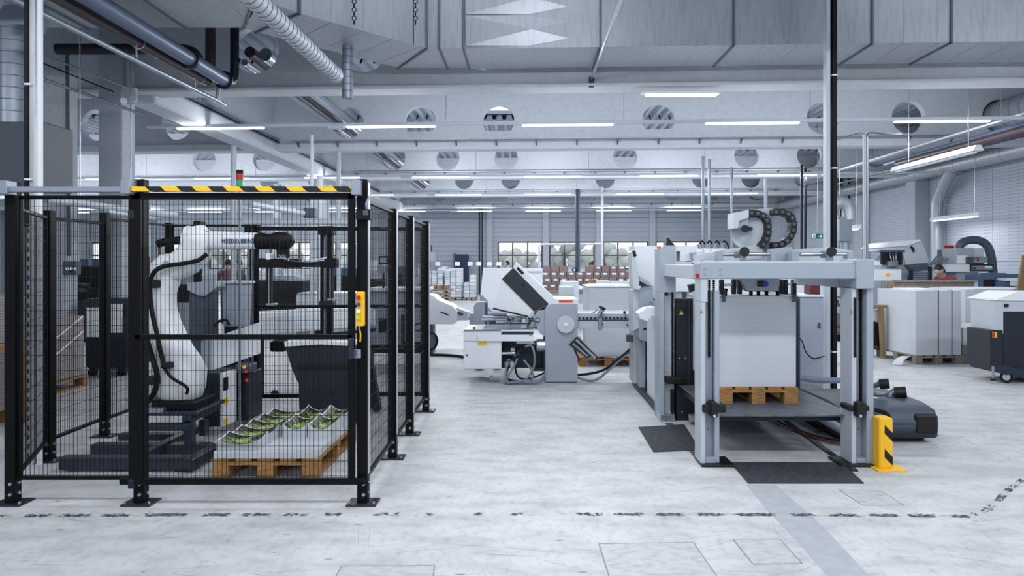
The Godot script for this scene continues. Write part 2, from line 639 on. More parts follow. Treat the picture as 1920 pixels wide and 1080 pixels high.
func building() -> void:
	var s := Shape.new()
	s.box(Vector3(-30, -0.3, -42), Vector3(16, 0, 12))
	struct("floor", s, "concrete_floor")
	# far wall with ribbed cladding and windows
	var wx := [-23.6, -19.6, -16.7, -13.2, -10.3, -0.44, 2.4, 5.32, 8.18]
	var hw := 1.24
	var y0 := 1.34
	var y1 := 2.87
	var o := struct("wall_far", Shape_box(Vector3(-30, 0, -0.4), Vector3(14, y0, -0.05)), "cladding", Vector3(0, 0, -37.4), SKEW)
	part(o, "upper_wall", Shape_box(Vector3(-30, y1, -0.4), Vector3(14, 6.6, -0.05)), "cladding", true)
	var x := -30.0
	for w in wx + [15.2]:
		part(o, "pier", Shape_box(Vector3(x, y0, -0.4), Vector3(minf(w - hw, 14), y1, -0.05)), "cladding", true)
		x = w + hw
	var plank := Shape_box(Vector3(0, 0, -0.05), Vector3(1, 0.235, -0.01), 0.01).mesh()
	for k in 21:
		var y := 0.26 * k
		var spans := [[-30.0, 13.5]]
		if y + 0.25 > y0 and y < y1:
			spans = []
			x = -30.0
			for w in wx + [15.0]:
				spans.append([x, minf(w - hw - 0.05, 13.5)])
				x = w + hw + 0.05
		for p in spans:
			var b := MeshInstance3D.new()
			b.name = "cladding_board"
			b.mesh = plank
			b.material_override = M["cladding"]
			o.add_child(b, true)
			b.position = Vector3(p[0], y, 0)
			b.scale.x = p[1] - p[0]
	for w in wx:
		var f := Shape.new()
		for e in [[-hw, -hw + 0.07], [-hw / 3 - 0.03, -hw / 3 + 0.03], [hw / 3 - 0.03, hw / 3 + 0.03], [hw - 0.07, hw]]:
			f.box(Vector3(w + e[0], y0, -0.2), Vector3(w + e[1], y1, -0.06))
		for e in [[y0, y0 + 0.07], [(y0 + y1) / 2 - 0.03, (y0 + y1) / 2 + 0.03], [y1 - 0.07, y1]]:
			f.box(Vector3(w - hw, e[0], -0.19), Vector3(w + hw, e[1], -0.07))
		var n := struct("window_%d" % (wx.find(w) + 1), f, "window_frame", Vector3(0, 0, -37.4), SKEW)
		for i in 3:
			for j in 2:
				var g := Shape_box(Vector3(w - hw + 0.03 + i * hw * 2 / 3, y0 + 0.03 + j * (y1 - y0) / 2, -0.135), Vector3(w - hw + (i + 1) * hw * 2 / 3 - 0.03, y0 + (j + 1) * (y1 - y0) / 2 - 0.03, -0.125))
				part(n, "pane", g, "glass", true)
	for px in [-25.5, -21.6, -11.75, -2.1, 0.99, 3.87, 6.76, 9.6]:
		var p := Shape_box(Vector3(px - 0.16, 0, -0.02), Vector3(px + 0.16, 5.75, 0.14), 0.01)
		struct("pilaster", p, "column_paint", Vector3(0, 0, -37.4), SKEW)
	# right wall: perforated acoustic panels in three courses
	var rw := struct("wall_right", Shape_box(Vector3(12.0, 0, -38.5), Vector3(12.4, 6.6, 12)), "trim_white")
	var panel := Shape_box(Vector3(-0.03, 0, -1.185), Vector3(0, 1.635, 0), 0.006).mesh()
	for i in 24:
		for j in 4:
			var b := MeshInstance3D.new()
			b.name = "acoustic_panel"
			b.mesh = panel
			b.material_override = M["perforated_panel"]
			rw.add_child(b, true)
			b.position = Vector3(12.0, 0.02 + j * 1.66, -8.0 - i * 1.2)
	struct("wall_left", Shape_box(Vector3(-30.4, 0, -41), Vector3(-30, 6.6, 12)), "white_wall")
	struct("wall_rear", Shape_box(Vector3(-30.4, 0, 12), Vector3(12.4, 6.6, 12.4)), "white_wall")
	# ribbed roof with skylight openings in each bay
	var zs := [12.0, 5.6, 0.2, -5.2, -10.4, -15.8, -21.2, -26.6, -32.0, -39.5]
	var sky := [[-24.0, -19.0], [-15.0, -10.0], [-1.8, 1.0], [4.3, 6.4]]
	for i in zs.size() - 1:
		var za: float = zs[i]
		var zb: float = zs[i + 1]
		var zm := (za + zb) / 2
		for strip in [[za, zm + 1.0, []], [zm + 1.0, zm - 1.0, sky], [zm - 1.0, zb, []]]:
			var xa := -30.4
			for g in strip[2] + [[12.4, 12.4]]:
				deck(xa, g[0], strip[0], strip[1])
				xa = g[1]
	# beams, girder, columns
	for d in [5.0, 10.4, 15.8, 21.2, 26.6, 32.0]:
		beam(d, -28.0, 11.9, HOLES)
	var gird := Shape_box(Vector3(-6.3, 4.13, -37), Vector3(-5.85, 4.5, -10.7), 0.03)
	gird.box(Vector3(-6.2, 4.5, -37), Vector3(-5.95, 5.75, -10.7))
	struct("beam_long", gird, "white_wall")
	for p in [[-6.37, 10.58, 0.36, 0.36], [-6.645, 9.7, 0.35, 0.24], [-6.4, 21.2, 0.36, 0.36], [-6.4, 32.0, 0.36, 0.36], [-18.0, 21.2, 0.4, 0.4], [-18.0, 32.0, 0.4, 0.4], [-15.0, 15.8, 0.4, 0.4], [11.75, 20.6, 0.44, 0.5], [11.75, 31.0, 0.44, 0.5]]:
		struct("column", Shape_box(Vector3(p[0] - p[2] / 2, 0, -p[1] - p[3] / 2), Vector3(p[0] + p[2] / 2, 5.75, -p[1] + p[3] / 2), 0.015), "column_paint")
	# door in the far wall
	var dr := struct("door_1", Shape_box(Vector3(-3.98, 0, -0.02), Vector3(-3.25, 2.15, 0.05), 0.01), "door_navy", Vector3(0, 0, -37.2), SKEW)
	part(dr, "door_frame", Shape_box(Vector3(-4.06, 0, -0.04), Vector3(-3.98, 2.22, 0.06)), "slate_grey", true)
	# outdoors beyond the windows
	struct("ground_outside", Shape_box(Vector3(-60, -0.6, -120), Vector3(60, -0.35, -42)), "outdoor_ground")
	rng.seed = 77
	for i in 16:
		var b := Shape.new()
		var c := Vector3(-34.0 + i * 4.6 + rng.randf_range(-1, 1), 0, -58.0 - rng.randf_range(0, 14))
		var hgt := rng.randf_range(2.6, 4.6)
		for k in 34:
			var q := Vector3(rng.randf_range(-1.9, 1.9), hgt * rng.randf_range(0.25, 0.95), rng.randf_range(-1.2, 1.2))
			b.ball(c + q, Vector3.ONE * rng.randf_range(0.3, 0.7), 10)
		var t := thing("tree", "pale tree outside the far windows, %s from the left" % ORD[i], "tree", Vector3(c.x, -0.35, c.z), "trees outside the windows")
		part(t, "crown", b, "outdoor_leaf")
		part(t, "trunk", rod(Vector3(c.x, -0.35, c.z), Vector3(c.x, hgt * 0.6, c.z), 0.15), "window_frame")

func Shape_box(a: Vector3, b: Vector3, k := 0.0) -> Shape:
	var s := Shape.new()
	s.box(a, b, k)
	return s

# trapezoid ribs that run along the hall
func deck(x0: float, x1: float, z0: float, z1: float) -> void:
	if x1 - x0 < 0.05:
		return
	var s := Shape.new()
	var poly := PackedVector2Array()
	var x := x0
	while x < x1 - 0.001:
		for q in [[0.0, 5.75], [0.08, 5.75], [0.12, 5.87], [0.24, 5.87], [0.28, 5.75]]:
			if x + q[0] < x1:
				poly.append(Vector2(x + q[0], q[1]))
		x += 0.28
	poly.append(Vector2(x1, 5.75))
	for i in poly.size() - 1:
		var a := poly[i]
		var b := poly[i + 1]
		if a.distance_to(b) < 0.001:
			continue
		var m := Vector3(b.y - a.y, a.x - b.x, 0).normalized()
		s.flat([Vector3(a.x, a.y, z0), Vector3(b.x, b.y, z0), Vector3(b.x, b.y, z1), Vector3(a.x, a.y, z1)], m)
	s.box(Vector3(x0, 5.91, z1), Vector3(x1, 6.0, z0))
	struct("roof_deck", s, "roof_deck")

func spiral(o: Node3D, called: String, a: Vector3, b: Vector3, r: float, m: String, step: float, band := "band") -> void:
	part(o, called, rod(a, b, r, 28), m)
	var w := (b - a).normalized()
	var s := Shape.new()
	var k := step
	while k < a.distance_to(b) - 0.01:
		s.cyl(a + w * k, a + w * (k + 0.008), r + 0.004, r + 0.004, 28)
		k += step
	var q := part(o, "seam", s, band)
	q.set_meta("kind", "stuff")

func services() -> void:
	# the rectangular air duct: right run, slanted run, left run
	var o := thing("air_duct", "large galvanised rectangular air duct hanging under the roof", "duct", Vector3(1.5, 4.475, -9.5))
	var zb := 4.475
	var zt := 5.7
	var run := [[[-1.35, -9.08], [-1.18, -9.08], [-1.18, -9.98], [-1.9, -9.98]], [[-1.18, -9.08], [-0.86, -9.08], [-0.86, -9.98], [-1.18, -9.98]]]
	var xs := [-0.86, 0.955, 2.69, 4.47, 5.47, 7.2, 9.6]
	for i in xs.size() - 1:
		var s0: float = -9.06 - SKEW * xs[i] * 0.9
		var s1: float = -9.06 - SKEW * xs[i + 1] * 0.9
		run.append([[xs[i], s0], [xs[i + 1], s1], [xs[i + 1], s1 - 0.93], [xs[i], s0 - 0.93]])
	run.append([[-2.62, -7.81], [-1.35, -9.08], [-1.9, -9.98], [-3.36, -8.44]])
	run.append([[-2.9, -7.42], [-2.62, -7.81], [-3.36, -8.44], [-3.45, -8.29]])
	for i in 4:
		var a := -2.95 - i * 1.2
		run.append([[a - 1.2, -7.36], [a, -7.36], [a - 0.5 if i == 0 else a, -8.29], [a - 1.2, -8.29]])
	for r in run:
		var s := Shape.new()
		var c := Vector3()
		for p in r:
			c += Vector3(p[0], (zb + zt) / 2, p[1]) / 4
		for i in 4:
			var p: Array = r[i]
			var q: Array = r[(i + 1) % 4]
			s.face([Vector3(p[0], zb, p[1]), Vector3(q[0], zb, q[1]), Vector3(q[0], zt, q[1]), Vector3(p[0], zt, p[1])], c)
		for y in [zb, zt]:
			s.face([Vector3(r[0][0], y, r[0][1]), Vector3(r[1][0], y, r[1][1]), Vector3(r[2][0], y, r[2][1]), Vector3(r[3][0], y, r[3][1])], c)
		part(o, "duct_section", s, "galvanised")
		# the joint: a flange frame round one end, and pressed ribs along the front
		var f := Shape.new()
		var a := Vector3(r[1][0], 0, r[1][1])
		var b := Vector3(r[2][0], 0, r[2][1])
		var w := (b - a).normalized()
		f.t = Transform3D(Basis(w, Vector3.UP, w.cross(Vector3.UP)), a)
		f.box(Vector3(-0.02, zb - 0.02, -0.014), Vector3(a.distance_to(b) + 0.02, zb + 0.002, 0.014))
		f.box(Vector3(-0.025, zb - 0.02, -0.014), Vector3(0.002, zt, 0.014))
		part(o, "joint_flange", f, "duct_seam")
		var a0 := Vector3(r[0][0], 0, r[0][1])
		var l := a0.distance_to(a)
		if l > 0.7 and r[0][0] != -0.86:
			var e := Shape.new()
			e.t = Transform3D(Basis((a - a0).normalized(), Vector3.UP, (a - a0).normalized().cross(Vector3.UP)), a0)
			var k := 0.4
			while k < l - 0.1:
				e.box(Vector3(k, zb + 0.01, -0.004), Vector3(k + 0.012, zt, 0.004))
				e.box(Vector3(k + 0.004, zb - 0.004, -0.85), Vector3(k + 0.016, zb, 0.0))
				k += 0.43
			part(o, "pressed_rib", e, "galvanised").set_meta("kind", "stuff")
	# cross-broken centre panels
	for j in 2:
		var y0 := zb + 0.03 + j * 0.42
		var x0 := -0.83
		var x1 := 0.93
		var z := -9.06
		var e := Shape.new()
		var m := Vector3((x0 + x1) / 2, y0 + 0.2, z + 0.05)
		var cs := [Vector3(x0, y0, z), Vector3(x1, y0, z), Vector3(x1, y0 + 0.4, z), Vector3(x0, y0 + 0.4, z)]
		for i in 4:
			e.face([cs[i], cs[(i + 1) % 4], m], m - Vector3(0, 0, 1))
		part(o, "cross_broken_panel", e, "galvanised")
	# threaded hangers and chains
	for p in [[1320, 0.02], [1757, 0.02], [775, 0.02]]:
		var a := at(p[0], 82, 8.98 if p[0] > 900 else 8.75)
		part(o, "hanger_rod", rod(a, Vector3(a.x, 5.75, a.z), 0.008, 6), "dark_steel")
	for u in [664, 779]:
		var ch := Shape.new()
		var a := at(u, 42, 8.2)
		for k in 26:
			var c := a + Vector3(0, 0.05 * k, 0)
			ch.ring(c, Vector3.BACK if k % 2 else Vector3.RIGHT, 0.026, 0.006, 8)
		one("hanging_chain", ch, "dark_steel", "thin steel chain hanging before the air duct, " + ("nearer the short vertical pipe" if u == 664 else "nearer the centre of the duct"), "chain")
	# strut from the beam
	var st := thing("strut", "long thin steel strut running from the beam towards the camera", "strut", Vector3(0.96, 4.37, -10.2))
	part(st, "tube", rod(Vector3(0.945, 4.37, -10.2), Vector3(0.985, 4.37, -5.2), 0.022), "steel")
	part(st, "end_bracket", bx(0.91, 0.98, 4.24, 4.4, 10.16, 10.22), "dark_steel")
	# pipes at the upper left
	var p := thing("blue_pipe", "thick blue grey water pipe with flange, running under the left duct", "pipe", Vector3(-4.35, 4.24, -8))
	part(p, "tube", rod(Vector3(-4.33, 4.24, -5.65), Vector3(-4.35, 4.24, -9.75), 0.095, 20), "blue_pipe")
	for d in [8.75, 9.75]:
		part(p, "flange", rod(Vector3(-4.35, 4.24, -d), Vector3(-4.35, 4.24, -d - 0.05), 0.13, 20), "navy_pipe")
	part(p, "riser", hose([Vector3(-4.35, 4.24, -9.8), Vector3(-4.33, 4.25, -9.93), Vector3(-4.3, 4.36, -9.98), Vector3(-4.29, 4.6, -9.98), Vector3(-4.29, 5.2, -9.98)], 0.062, 5, 14), "navy_pipe")
	p = thing("brown_pipe", "brown water pipe running beside the thick blue pipe", "pipe", Vector3(-4.6, 4.2, -8))
	part(p, "tube", rod(Vector3(-4.6, 4.2, -5.65), Vector3(-4.55, 4.2, -9.7), 0.066, 18), "brown_pipe")
	for d in [8.0, 9.5]:
		var r := Shape.new()
		r.ring(Vector3(-4.565, 4.2, -d), Vector3.BACK, 0.072, 0.008)
		part(p, "pipe_clamp", r, "steel")
	part(p, "drop_pipe", hose([Vector3(-4.56, 4.2, -9.66), Vector3(-4.55, 4.3, -9.76), Vector3(-4.55, 4.5, -9.78), Vector3(-4.55, 5.3, -9.78)], 0.07, 5, 14), "brown_pipe")
	p = thing("conduit", "thin pale conduit below the brown pipe", "pipe", Vector3(-4.55, 3.97, -8))
	part(p, "tube", hose([Vector3(-4.62, 3.97, -5.3), Vector3(-4.5, 3.97, -9.75), Vector3(-4.49, 3.99, -9.86), Vector3(-4.47, 4.3, -9.88)], 0.03, 6, 12), "zinc")
	for d in [7.9, 9.3]:
		part(p, "hanger_clip", bx(-4.545, -4.53, 4.0, 4.2, d, d + 0.02), "steel")
	p = thing("navy_pipe", "dark navy pipe crossing the hall with a bend beside the brown pipe", "pipe", Vector3(-5.4, 4.55, -9.4))
	part(p, "tube", hose([Vector3(-6.45, 4.55, -9.35), Vector3(-5.2, 4.55, -9.35), Vector3(-4.75, 4.55, -9.37), Vector3(-4.6, 4.5, -9.42), Vector3(-4.55, 4.35, -9.45), Vector3(-4.55, 4.24, -9.45)], 0.075, 6, 16), "navy_pipe")
	# insulated pipe pointing towards the camera, short spiral pipe below the duct
	p = thing("insulated_pipe", "banded pale insulated pipe with an open end under the duct", "pipe", Vector3(-2.27, 3.82, -7))
	spiral(p, "tube", Vector3(-2.26, 3.825, -8.0), Vector3(-2.3, 3.825, -5.3), 0.088, "insulation", 0.1)
	var rr := Shape.new()
	rr.ring(Vector3(-2.26, 3.825, -8.0), Vector3.BACK, 0.086, 0.012)
	part(p, "end_ring", rr, "steel")
	p = thing("spiral_pipe", "short vertical spiral pipe dropping from the duct's slanted run", "pipe", Vector3(-2.38, 3.79, -9.3))
	spiral(p, "tube", Vector3(-2.38, 3.79, -9.0), Vector3(-2.38, 4.475, -9.0), 0.07, "zinc", 0.09)
	# pipes that pass through the beams' holes
	var names := ["brown", "chrome", "pale"]
	for i in 3:
		p = thing("long_pipe", ["brown pipe passing through the round holes of the beams", "shiny steel pipe passing through the round holes beside the brown one", "slim pale pipe passing just under the brown one"][i], "pipe", Vector3(-4.2, 4.9, -15), "pipes through the beams' holes")
		var q: Vector2 = [Vector2(-4.32, 4.9), Vector2(-4.08, 4.86), Vector2(-4.4, 4.74)][i]
		part(p, "tube", rod(Vector3(q.x, q.y, -10.6), Vector3(q.x, q.y, -31.0), [0.085, 0.1, 0.05][i], 16), ["brown_pipe", "steel", "zinc"][i])
	# cables along the girder
	for i in 4:
		var c := rod(Vector3(-5.83 + 0.0 * i, 4.42 + i * 0.035, -10.6), Vector3(-5.83, 4.42 + i * 0.035, -30), 0.013, 6)
		one("girder_cable", c, ["cable_grey", "cable_black", "cable_grey", "zinc"][i], ["grey cable lowest along the left girder", "black cable along the left girder", "grey cable above the black one on the left girder", "zinc tube topmost along the left girder"][i], "cable", "cables along the girder")
	# large spiral duct at the left edge with its filter box
	p = thing("vent_stack", "dark spiral vent pipe on a perforated filter box at the left edge", "duct", Vector3(-5.6, 2.5, -7.6))
	spiral(p, "pipe", Vector3(-5.72, 3.15, -7.6), Vector3(-5.72, 4.25, -7.6), 0.16, "zinc", 0.13)
	part(p, "hood", fpx([[-14, 46], [5, 10], [60, 8], [45, 46]], 7.44, 0.32), "zinc")
	part(p, "filter_box", bx(-6.0, -5.26, 2.42, 3.15, 7.4, 7.9, 0.01), "slate_grey")
	# conduits and the small camera on the column
	var cx := [[84, 150, 268, 215], [84, 103, 240, 165], [84, 118, 213, 172]]
	for i in 3:
		var a: Array = cx[i]
		var c := hose([at(a[0] - 60, a[1] - 22, 8.6), at(a[2], a[3], 9.9)], [0.022, 0.014, 0.01][i], 1, 8)
		one("wall_conduit", c, ["zinc", "zinc", "cable_black"][i], ["pale tube slanting past the first grey columns", "slim pale tube slanting above it towards the column", "slim black cable slanting towards the column"][i], "conduit", "tubes at the upper left")
	p = thing("column_camera", "small white device clamped to the grey column below the pipes", "camera", at(240, 185, 10.3))
	part(p, "post", rod(at(243, 110, 10.3), at(246, 178, 10.3), 0.05), "column_paint")
	part(p, "housing", fbx(228, 160, 252, 192, 10.25, 0.12, 0.03), "column_paint")
	part(p, "lens_ring", rod(at(232, 189, 10.2), at(232, 189, 10.26), 0.05), "white")
	part(one("column_conduit", rod(at(126, 96, 9.54), at(129, 480, 9.54), 0.025), "slate_grey", "dark conduit running down the nearer grey column to a socket box", "conduit"), "clip", fbx(117, 306, 127, 311, 9.53, 0.03), "dark_steel")
	p = thing("socket_box", "grey socket box with green plugs on the nearer column", "socket box", at(127, 500, 9.5))
	part(p, "box", fbx(116, 490, 142, 516, 9.44, 0.12, 0.01), "slate_grey")
	for i in 3:
		part(p, "socket", rod(at(126 + i * 7, 504, 9.43), at(126 + i * 7, 504, 9.46), 0.022), "white")
		part(p, "plug", rod(at(126 + i * 7, 509, 9.42), at(126 + i * 7, 509, 9.46), 0.016), "exit_green" if i != 1 else "cable_black")
	# right side: spiral ducts, pipes, pendant lights
	p = thing("spiral_duct", "big silver spiral duct passing through the beams on the right", "duct", Vector3(10.52, 4.55, -16))
	spiral(p, "pipe", Vector3(10.52, 4.91, -10.6), Vector3(10.52, 4.91, -36), 0.32, "galvanised", 0.3)
	var cr := Shape.new()
	cr.ring(Vector3(10.52, 4.91, -15.35), Vector3.BACK, 0.35, 0.03, 28)
	part(p, "collar", cr, "duct_seam")
	p = thing("wall_duct", "long silver round duct along the perforated right wall", "duct", Vector3(11.5, 4.1, -20))
	spiral(p, "pipe", Vector3(11.5, 4.28, -11), Vector3(11.5, 4.28, -36), 0.19, "galvanised", 0.9)
	part(p, "branch", hose([Vector3(11.5, 4.2, -18.5), Vector3(11.6, 3.95, -18.9), Vector3(11.72, 3.6, -19.4), Vector3(11.74, 3.2, -19.6), Vector3(11.74, 1.7, -19.6)], 0.15, 6, 18), "galvanised")
	p = thing("purple_pipe", "dark violet pipe hanging on the right below the white tray", "pipe", Vector3(8.55, 3.9, -14))
	part(p, "tube", rod(Vector3(8.55, 3.92, -9), Vector3(8.55, 3.92, -15.75), 0.1, 18), "brown_pipe")
	part(p, "sheath", rod(Vector3(8.55, 3.99, -9), Vector3(8.55, 3.99, -16.3), 0.075, 18), "blue_pipe")
	part(one("cable_tray", bx(8.6, 8.75, 4.2, 4.24, 9, 20), "white", "narrow white cable tray above the dark violet pipe", "cable tray"), "conduit", bx(8.9, 8.94, 3.9, 3.94, 9, 20), "dark_steel")
	for q in [[1660, 322, 1835, 282, 11.0, "broad white lamp hanging lengthwise over the right pallets"], [1712, 414, 1838, 404, 17.0, "thin white lamp hanging before the perforated wall"], [1565, 433, 1612, 428, 16.0, "short white lamp beside the tall black mast"]]:
		var b := at(q[2], q[3], q[4])
		var k: float = q[4] * (CY - q[3]) / (CY - q[1])
		var a := Vector3(b.x, b.y, -k)
		p = thing("pendant_lamp", q[5], "lamp", b, "lamps hung lengthwise on the right")
		var w := 0.09 if q[4] < 12 else 0.05
		var s := Shape.new()
		s.t = Transform3D(Basis(), b)
		s.prism(PackedVector2Array([Vector2(-w, 0), Vector2(w, 0), Vector2(w * 0.5, 0.09), Vector2(-w * 0.5, 0.09)]), b.z - a.z)
		part(p, "housing", s, "white")
		part(p, "tube", bx(b.x - w * 0.5, b.x + w * 0.5, b.y - 0.03, b.y, -b.z + 0.1, -a.z - 0.1, 0.008), "tube_glow" if q[4] > 12 else "white")
		for z in [b.z * 0.9 + a.z * 0.1, b.z * 0.2 + a.z * 0.8]:
			part(p, "suspension_wire", rod(Vector3(b.x, b.y + 0.08, z), Vector3(b.x, 5.75, z), 0.007, 5), "steel")
		if q[4] > 12:
			var l := AreaLight3D.new()
			l.name = "tube_light"
			l.area_size = Vector2(0.08, b.z - a.z - 0.3)
			l.area_range = 60.0
			l.light_energy = 1.5
			l.light_color = LAMP_TINT
			l.shadow_enabled = true
			p.add_child(l)
			l.global_position = Vector3(b.x, b.y - 0.05, (a.z + b.z) / 2)
			l.rotation.x = -PI / 2
	p = thing("beam_lamp", "flat lamp fixed under the first beam, right of the centre", "lamp", at(1278, 174, 10.3))
	part(p, "housing", fbx(1204, 171, 1352, 175, 10.1, 0.14), "white")
	part(p, "diffuser", fbx(1212, 175, 1346, 178, 10.1, 0.12), "tube_glow")
	var bl := AreaLight3D.new()
	bl.name = "lamp_light"
	bl.area_size = Vector2(1.1, 0.1)
	bl.area_range = 40.0
	bl.light_energy = 3.0
	bl.light_color = LAMP_TINT
	bl.shadow_enabled = true
	p.add_child(bl)
	bl.global_position = at(1279, 180, 10.16)
	bl.rotation.x = -PI / 2
	# tall supply mast behind the pile feeder
	p = thing("supply_mast", "tall pale mast with black cable duct rising to the roof", "mast", Vector3(3.86, 0, -8.55))
	part(p, "channel", bx(3.716, 3.765, 0, 5.75, 8.5, 8.6), "machine_pale")
	part(p, "back_channel", bx(3.765, 3.79, 0, 5.75, 8.54, 8.6), "blue_pipe")
	part(p, "cable_duct", bx(3.795, 3.85, 0.03, 5.75, 8.5, 8.59), "cable_black")
	for y in [140, 315, 660]:
		part(p, "cable_tie", fbx(1561, y - 1.5, 1571, y + 1.5, 8.49, 0.11), "white")
	p = thing("supply_post", "slim pale post with cables at its top, behind the right leg", "mast", Vector3(4.43, 0, -9.0))
	part(p, "tube", fbx(1620, 252, 1624.5, 720, 9.0, 0.04), "machine_pale")
	part(p, "rail", fbx(1625, 256, 1629, 720, 9.0, 0.04), "zinc")
	part(p, "cable", hose([at(1624, 256, 9), at(1632, 249, 9.3), at(1660, 251, 10), at(1690, 252, 11)], 0.01), "cable_black")
	part(p, "cable", hose([at(1624, 256, 9), at(1612, 250, 9.2), at(1570, 262, 9.4), at(1545, 280, 9.5)], 0.008), "cable_grey")
	# slotted strut at the left
	p = thing("slotted_post", "tall white post with a slotted rail and black cable by the fence", "mast", Vector3(-3.95, 0, -5.55))
	var pole := Shape.new()
	var pa := at(75, 870, 5.47)
	part(p, "pole", rod(Vector3(pa.x, 0, pa.z), Vector3(pa.x, 5.75, pa.z), 0.021, 14), "white")
	var ra := at(60.5, 870, 5.5)
	part(p, "rail", bx(ra.x - 0.02, ra.x + 0.045, 0, 5.75, 5.46, 5.5), "galvanised")
	var slots := Shape.new()
	for k in 60:
		slots.box(Vector3(ra.x - 0.008, 0.05 + k * 0.075, -5.462), Vector3(ra.x + 0.006, 0.09 + k * 0.075, -5.455))
	part(p, "slot", slots, "slate").set_meta("kind", "stuff")
	var ca := at(50.5, 600, 5.46)
	part(p, "cable", rod(Vector3(ca.x, 1.9, ca.z), Vector3(ca.x, 5.75, ca.z), 0.02, 10), "cable_black")
	for y in [157, 336]:
		part(p, "cable_tie", fbx(44, y - 2, 57, y + 2, 5.43, 0.06), "white")


# ---------------------------------------------------------------- the robot cell
func post(x: float, d: float, h: float, label: String, w := 0.07) -> void:
	var o := thing("fence_post", label, "fence post", Vector3(x, 0, -d), "posts of the safety fence")
	part(o, "tube", bx(x - w / 2, x + w / 2, 0.01, h, d - w / 2, d + w / 2, 0.005), "fence_black")
	part(o, "base_plate", bx(x - 0.1, x + 0.1, 0, 0.012, d - 0.075, d + 0.075, 0.003), "dark_steel")
	if x > -1.2:  # pale galvanised strip stands in for light caught on the right face
		part(o, "lit_side_strip", bx(x + w / 2, x + w / 2 + 0.004, 0.2, h - 0.02, d - w / 2 + 0.01, d + w / 2 - 0.005, 0.001), "galvanised")
	for y in [0.07, 0.14]:
		part(o, "bolt", rod(Vector3(x + 0.012, y, -d + w / 2), Vector3(x + 0.012, y, -d + w / 2 + 0.012), 0.011, 8), "steel")
		part(o, "bolt", rod(Vector3(x + w / 2, y, -d), Vector3(x + w / 2 + 0.012, y, -d), 0.011, 8), "steel")
	for q in [[-0.08, 0.05], [0.08, 0.05]]:
		part(o, "anchor", rod(Vector3(x + q[0], 0.012, -d + q[1]), Vector3(x + q[0], 0.028, -d + q[1]), 0.009, 8), "steel")

func panel_frame(a: Vector3, b: Vector3) -> Transform3D:
	var w := (b - a).normalized()
	return Transform3D(Basis(w, Vector3.UP, w.cross(Vector3.UP)), a)

func wires(o: Node3D, a: Vector3, b: Vector3, y0: float, y1: float) -> void:
	var s := Shape.new()
	s.t = panel_frame(a, b)
	var l := a.distance_to(b)
	var x := 0.012
	while x < l:
		s.box(Vector3(x - 0.0013, y0, -0.0013), Vector3(x + 0.0013, y1, 0.0013))
		x += 0.029
	var y := y0 + 0.02
	while y < y1:
		s.box(Vector3(0, y - 0.0014, 0.0013), Vector3(l, y + 0.0014, 0.004))
		y += 0.1
	part(o, "wire_mesh", s, "fence_black").set_meta("kind", "stuff")

func bars(o: Node3D, a: Vector3, b: Vector3, list: Array, m := "fence_black") -> void:
	for q in list:
		var s := Shape.new()
		s.t = panel_frame(a, b)
		s.box(Vector3(q[0], q[2], -0.014), Vector3(q[1], q[3], 0.014), 0.003)
		part(o, "frame_bar", s, m)

func mesh_panel(a: Vector3, b: Vector3, y0: float, y1: float, label: String) -> void:
	var o := thing("mesh_panel", label, "fence panel", (a + b) / 2, "wire mesh panels of the safety fence")
	var l := a.distance_to(b)
	wires(o, a, b, y0, y1)
	bars(o, a, b, [[0.0, l, y1 - 0.012, y1 + 0.012], [0.0, l, y0 - 0.012, y0 + 0.012], [0.0, 0.015, y0, y1], [l - 0.015, l, y0, y1]])

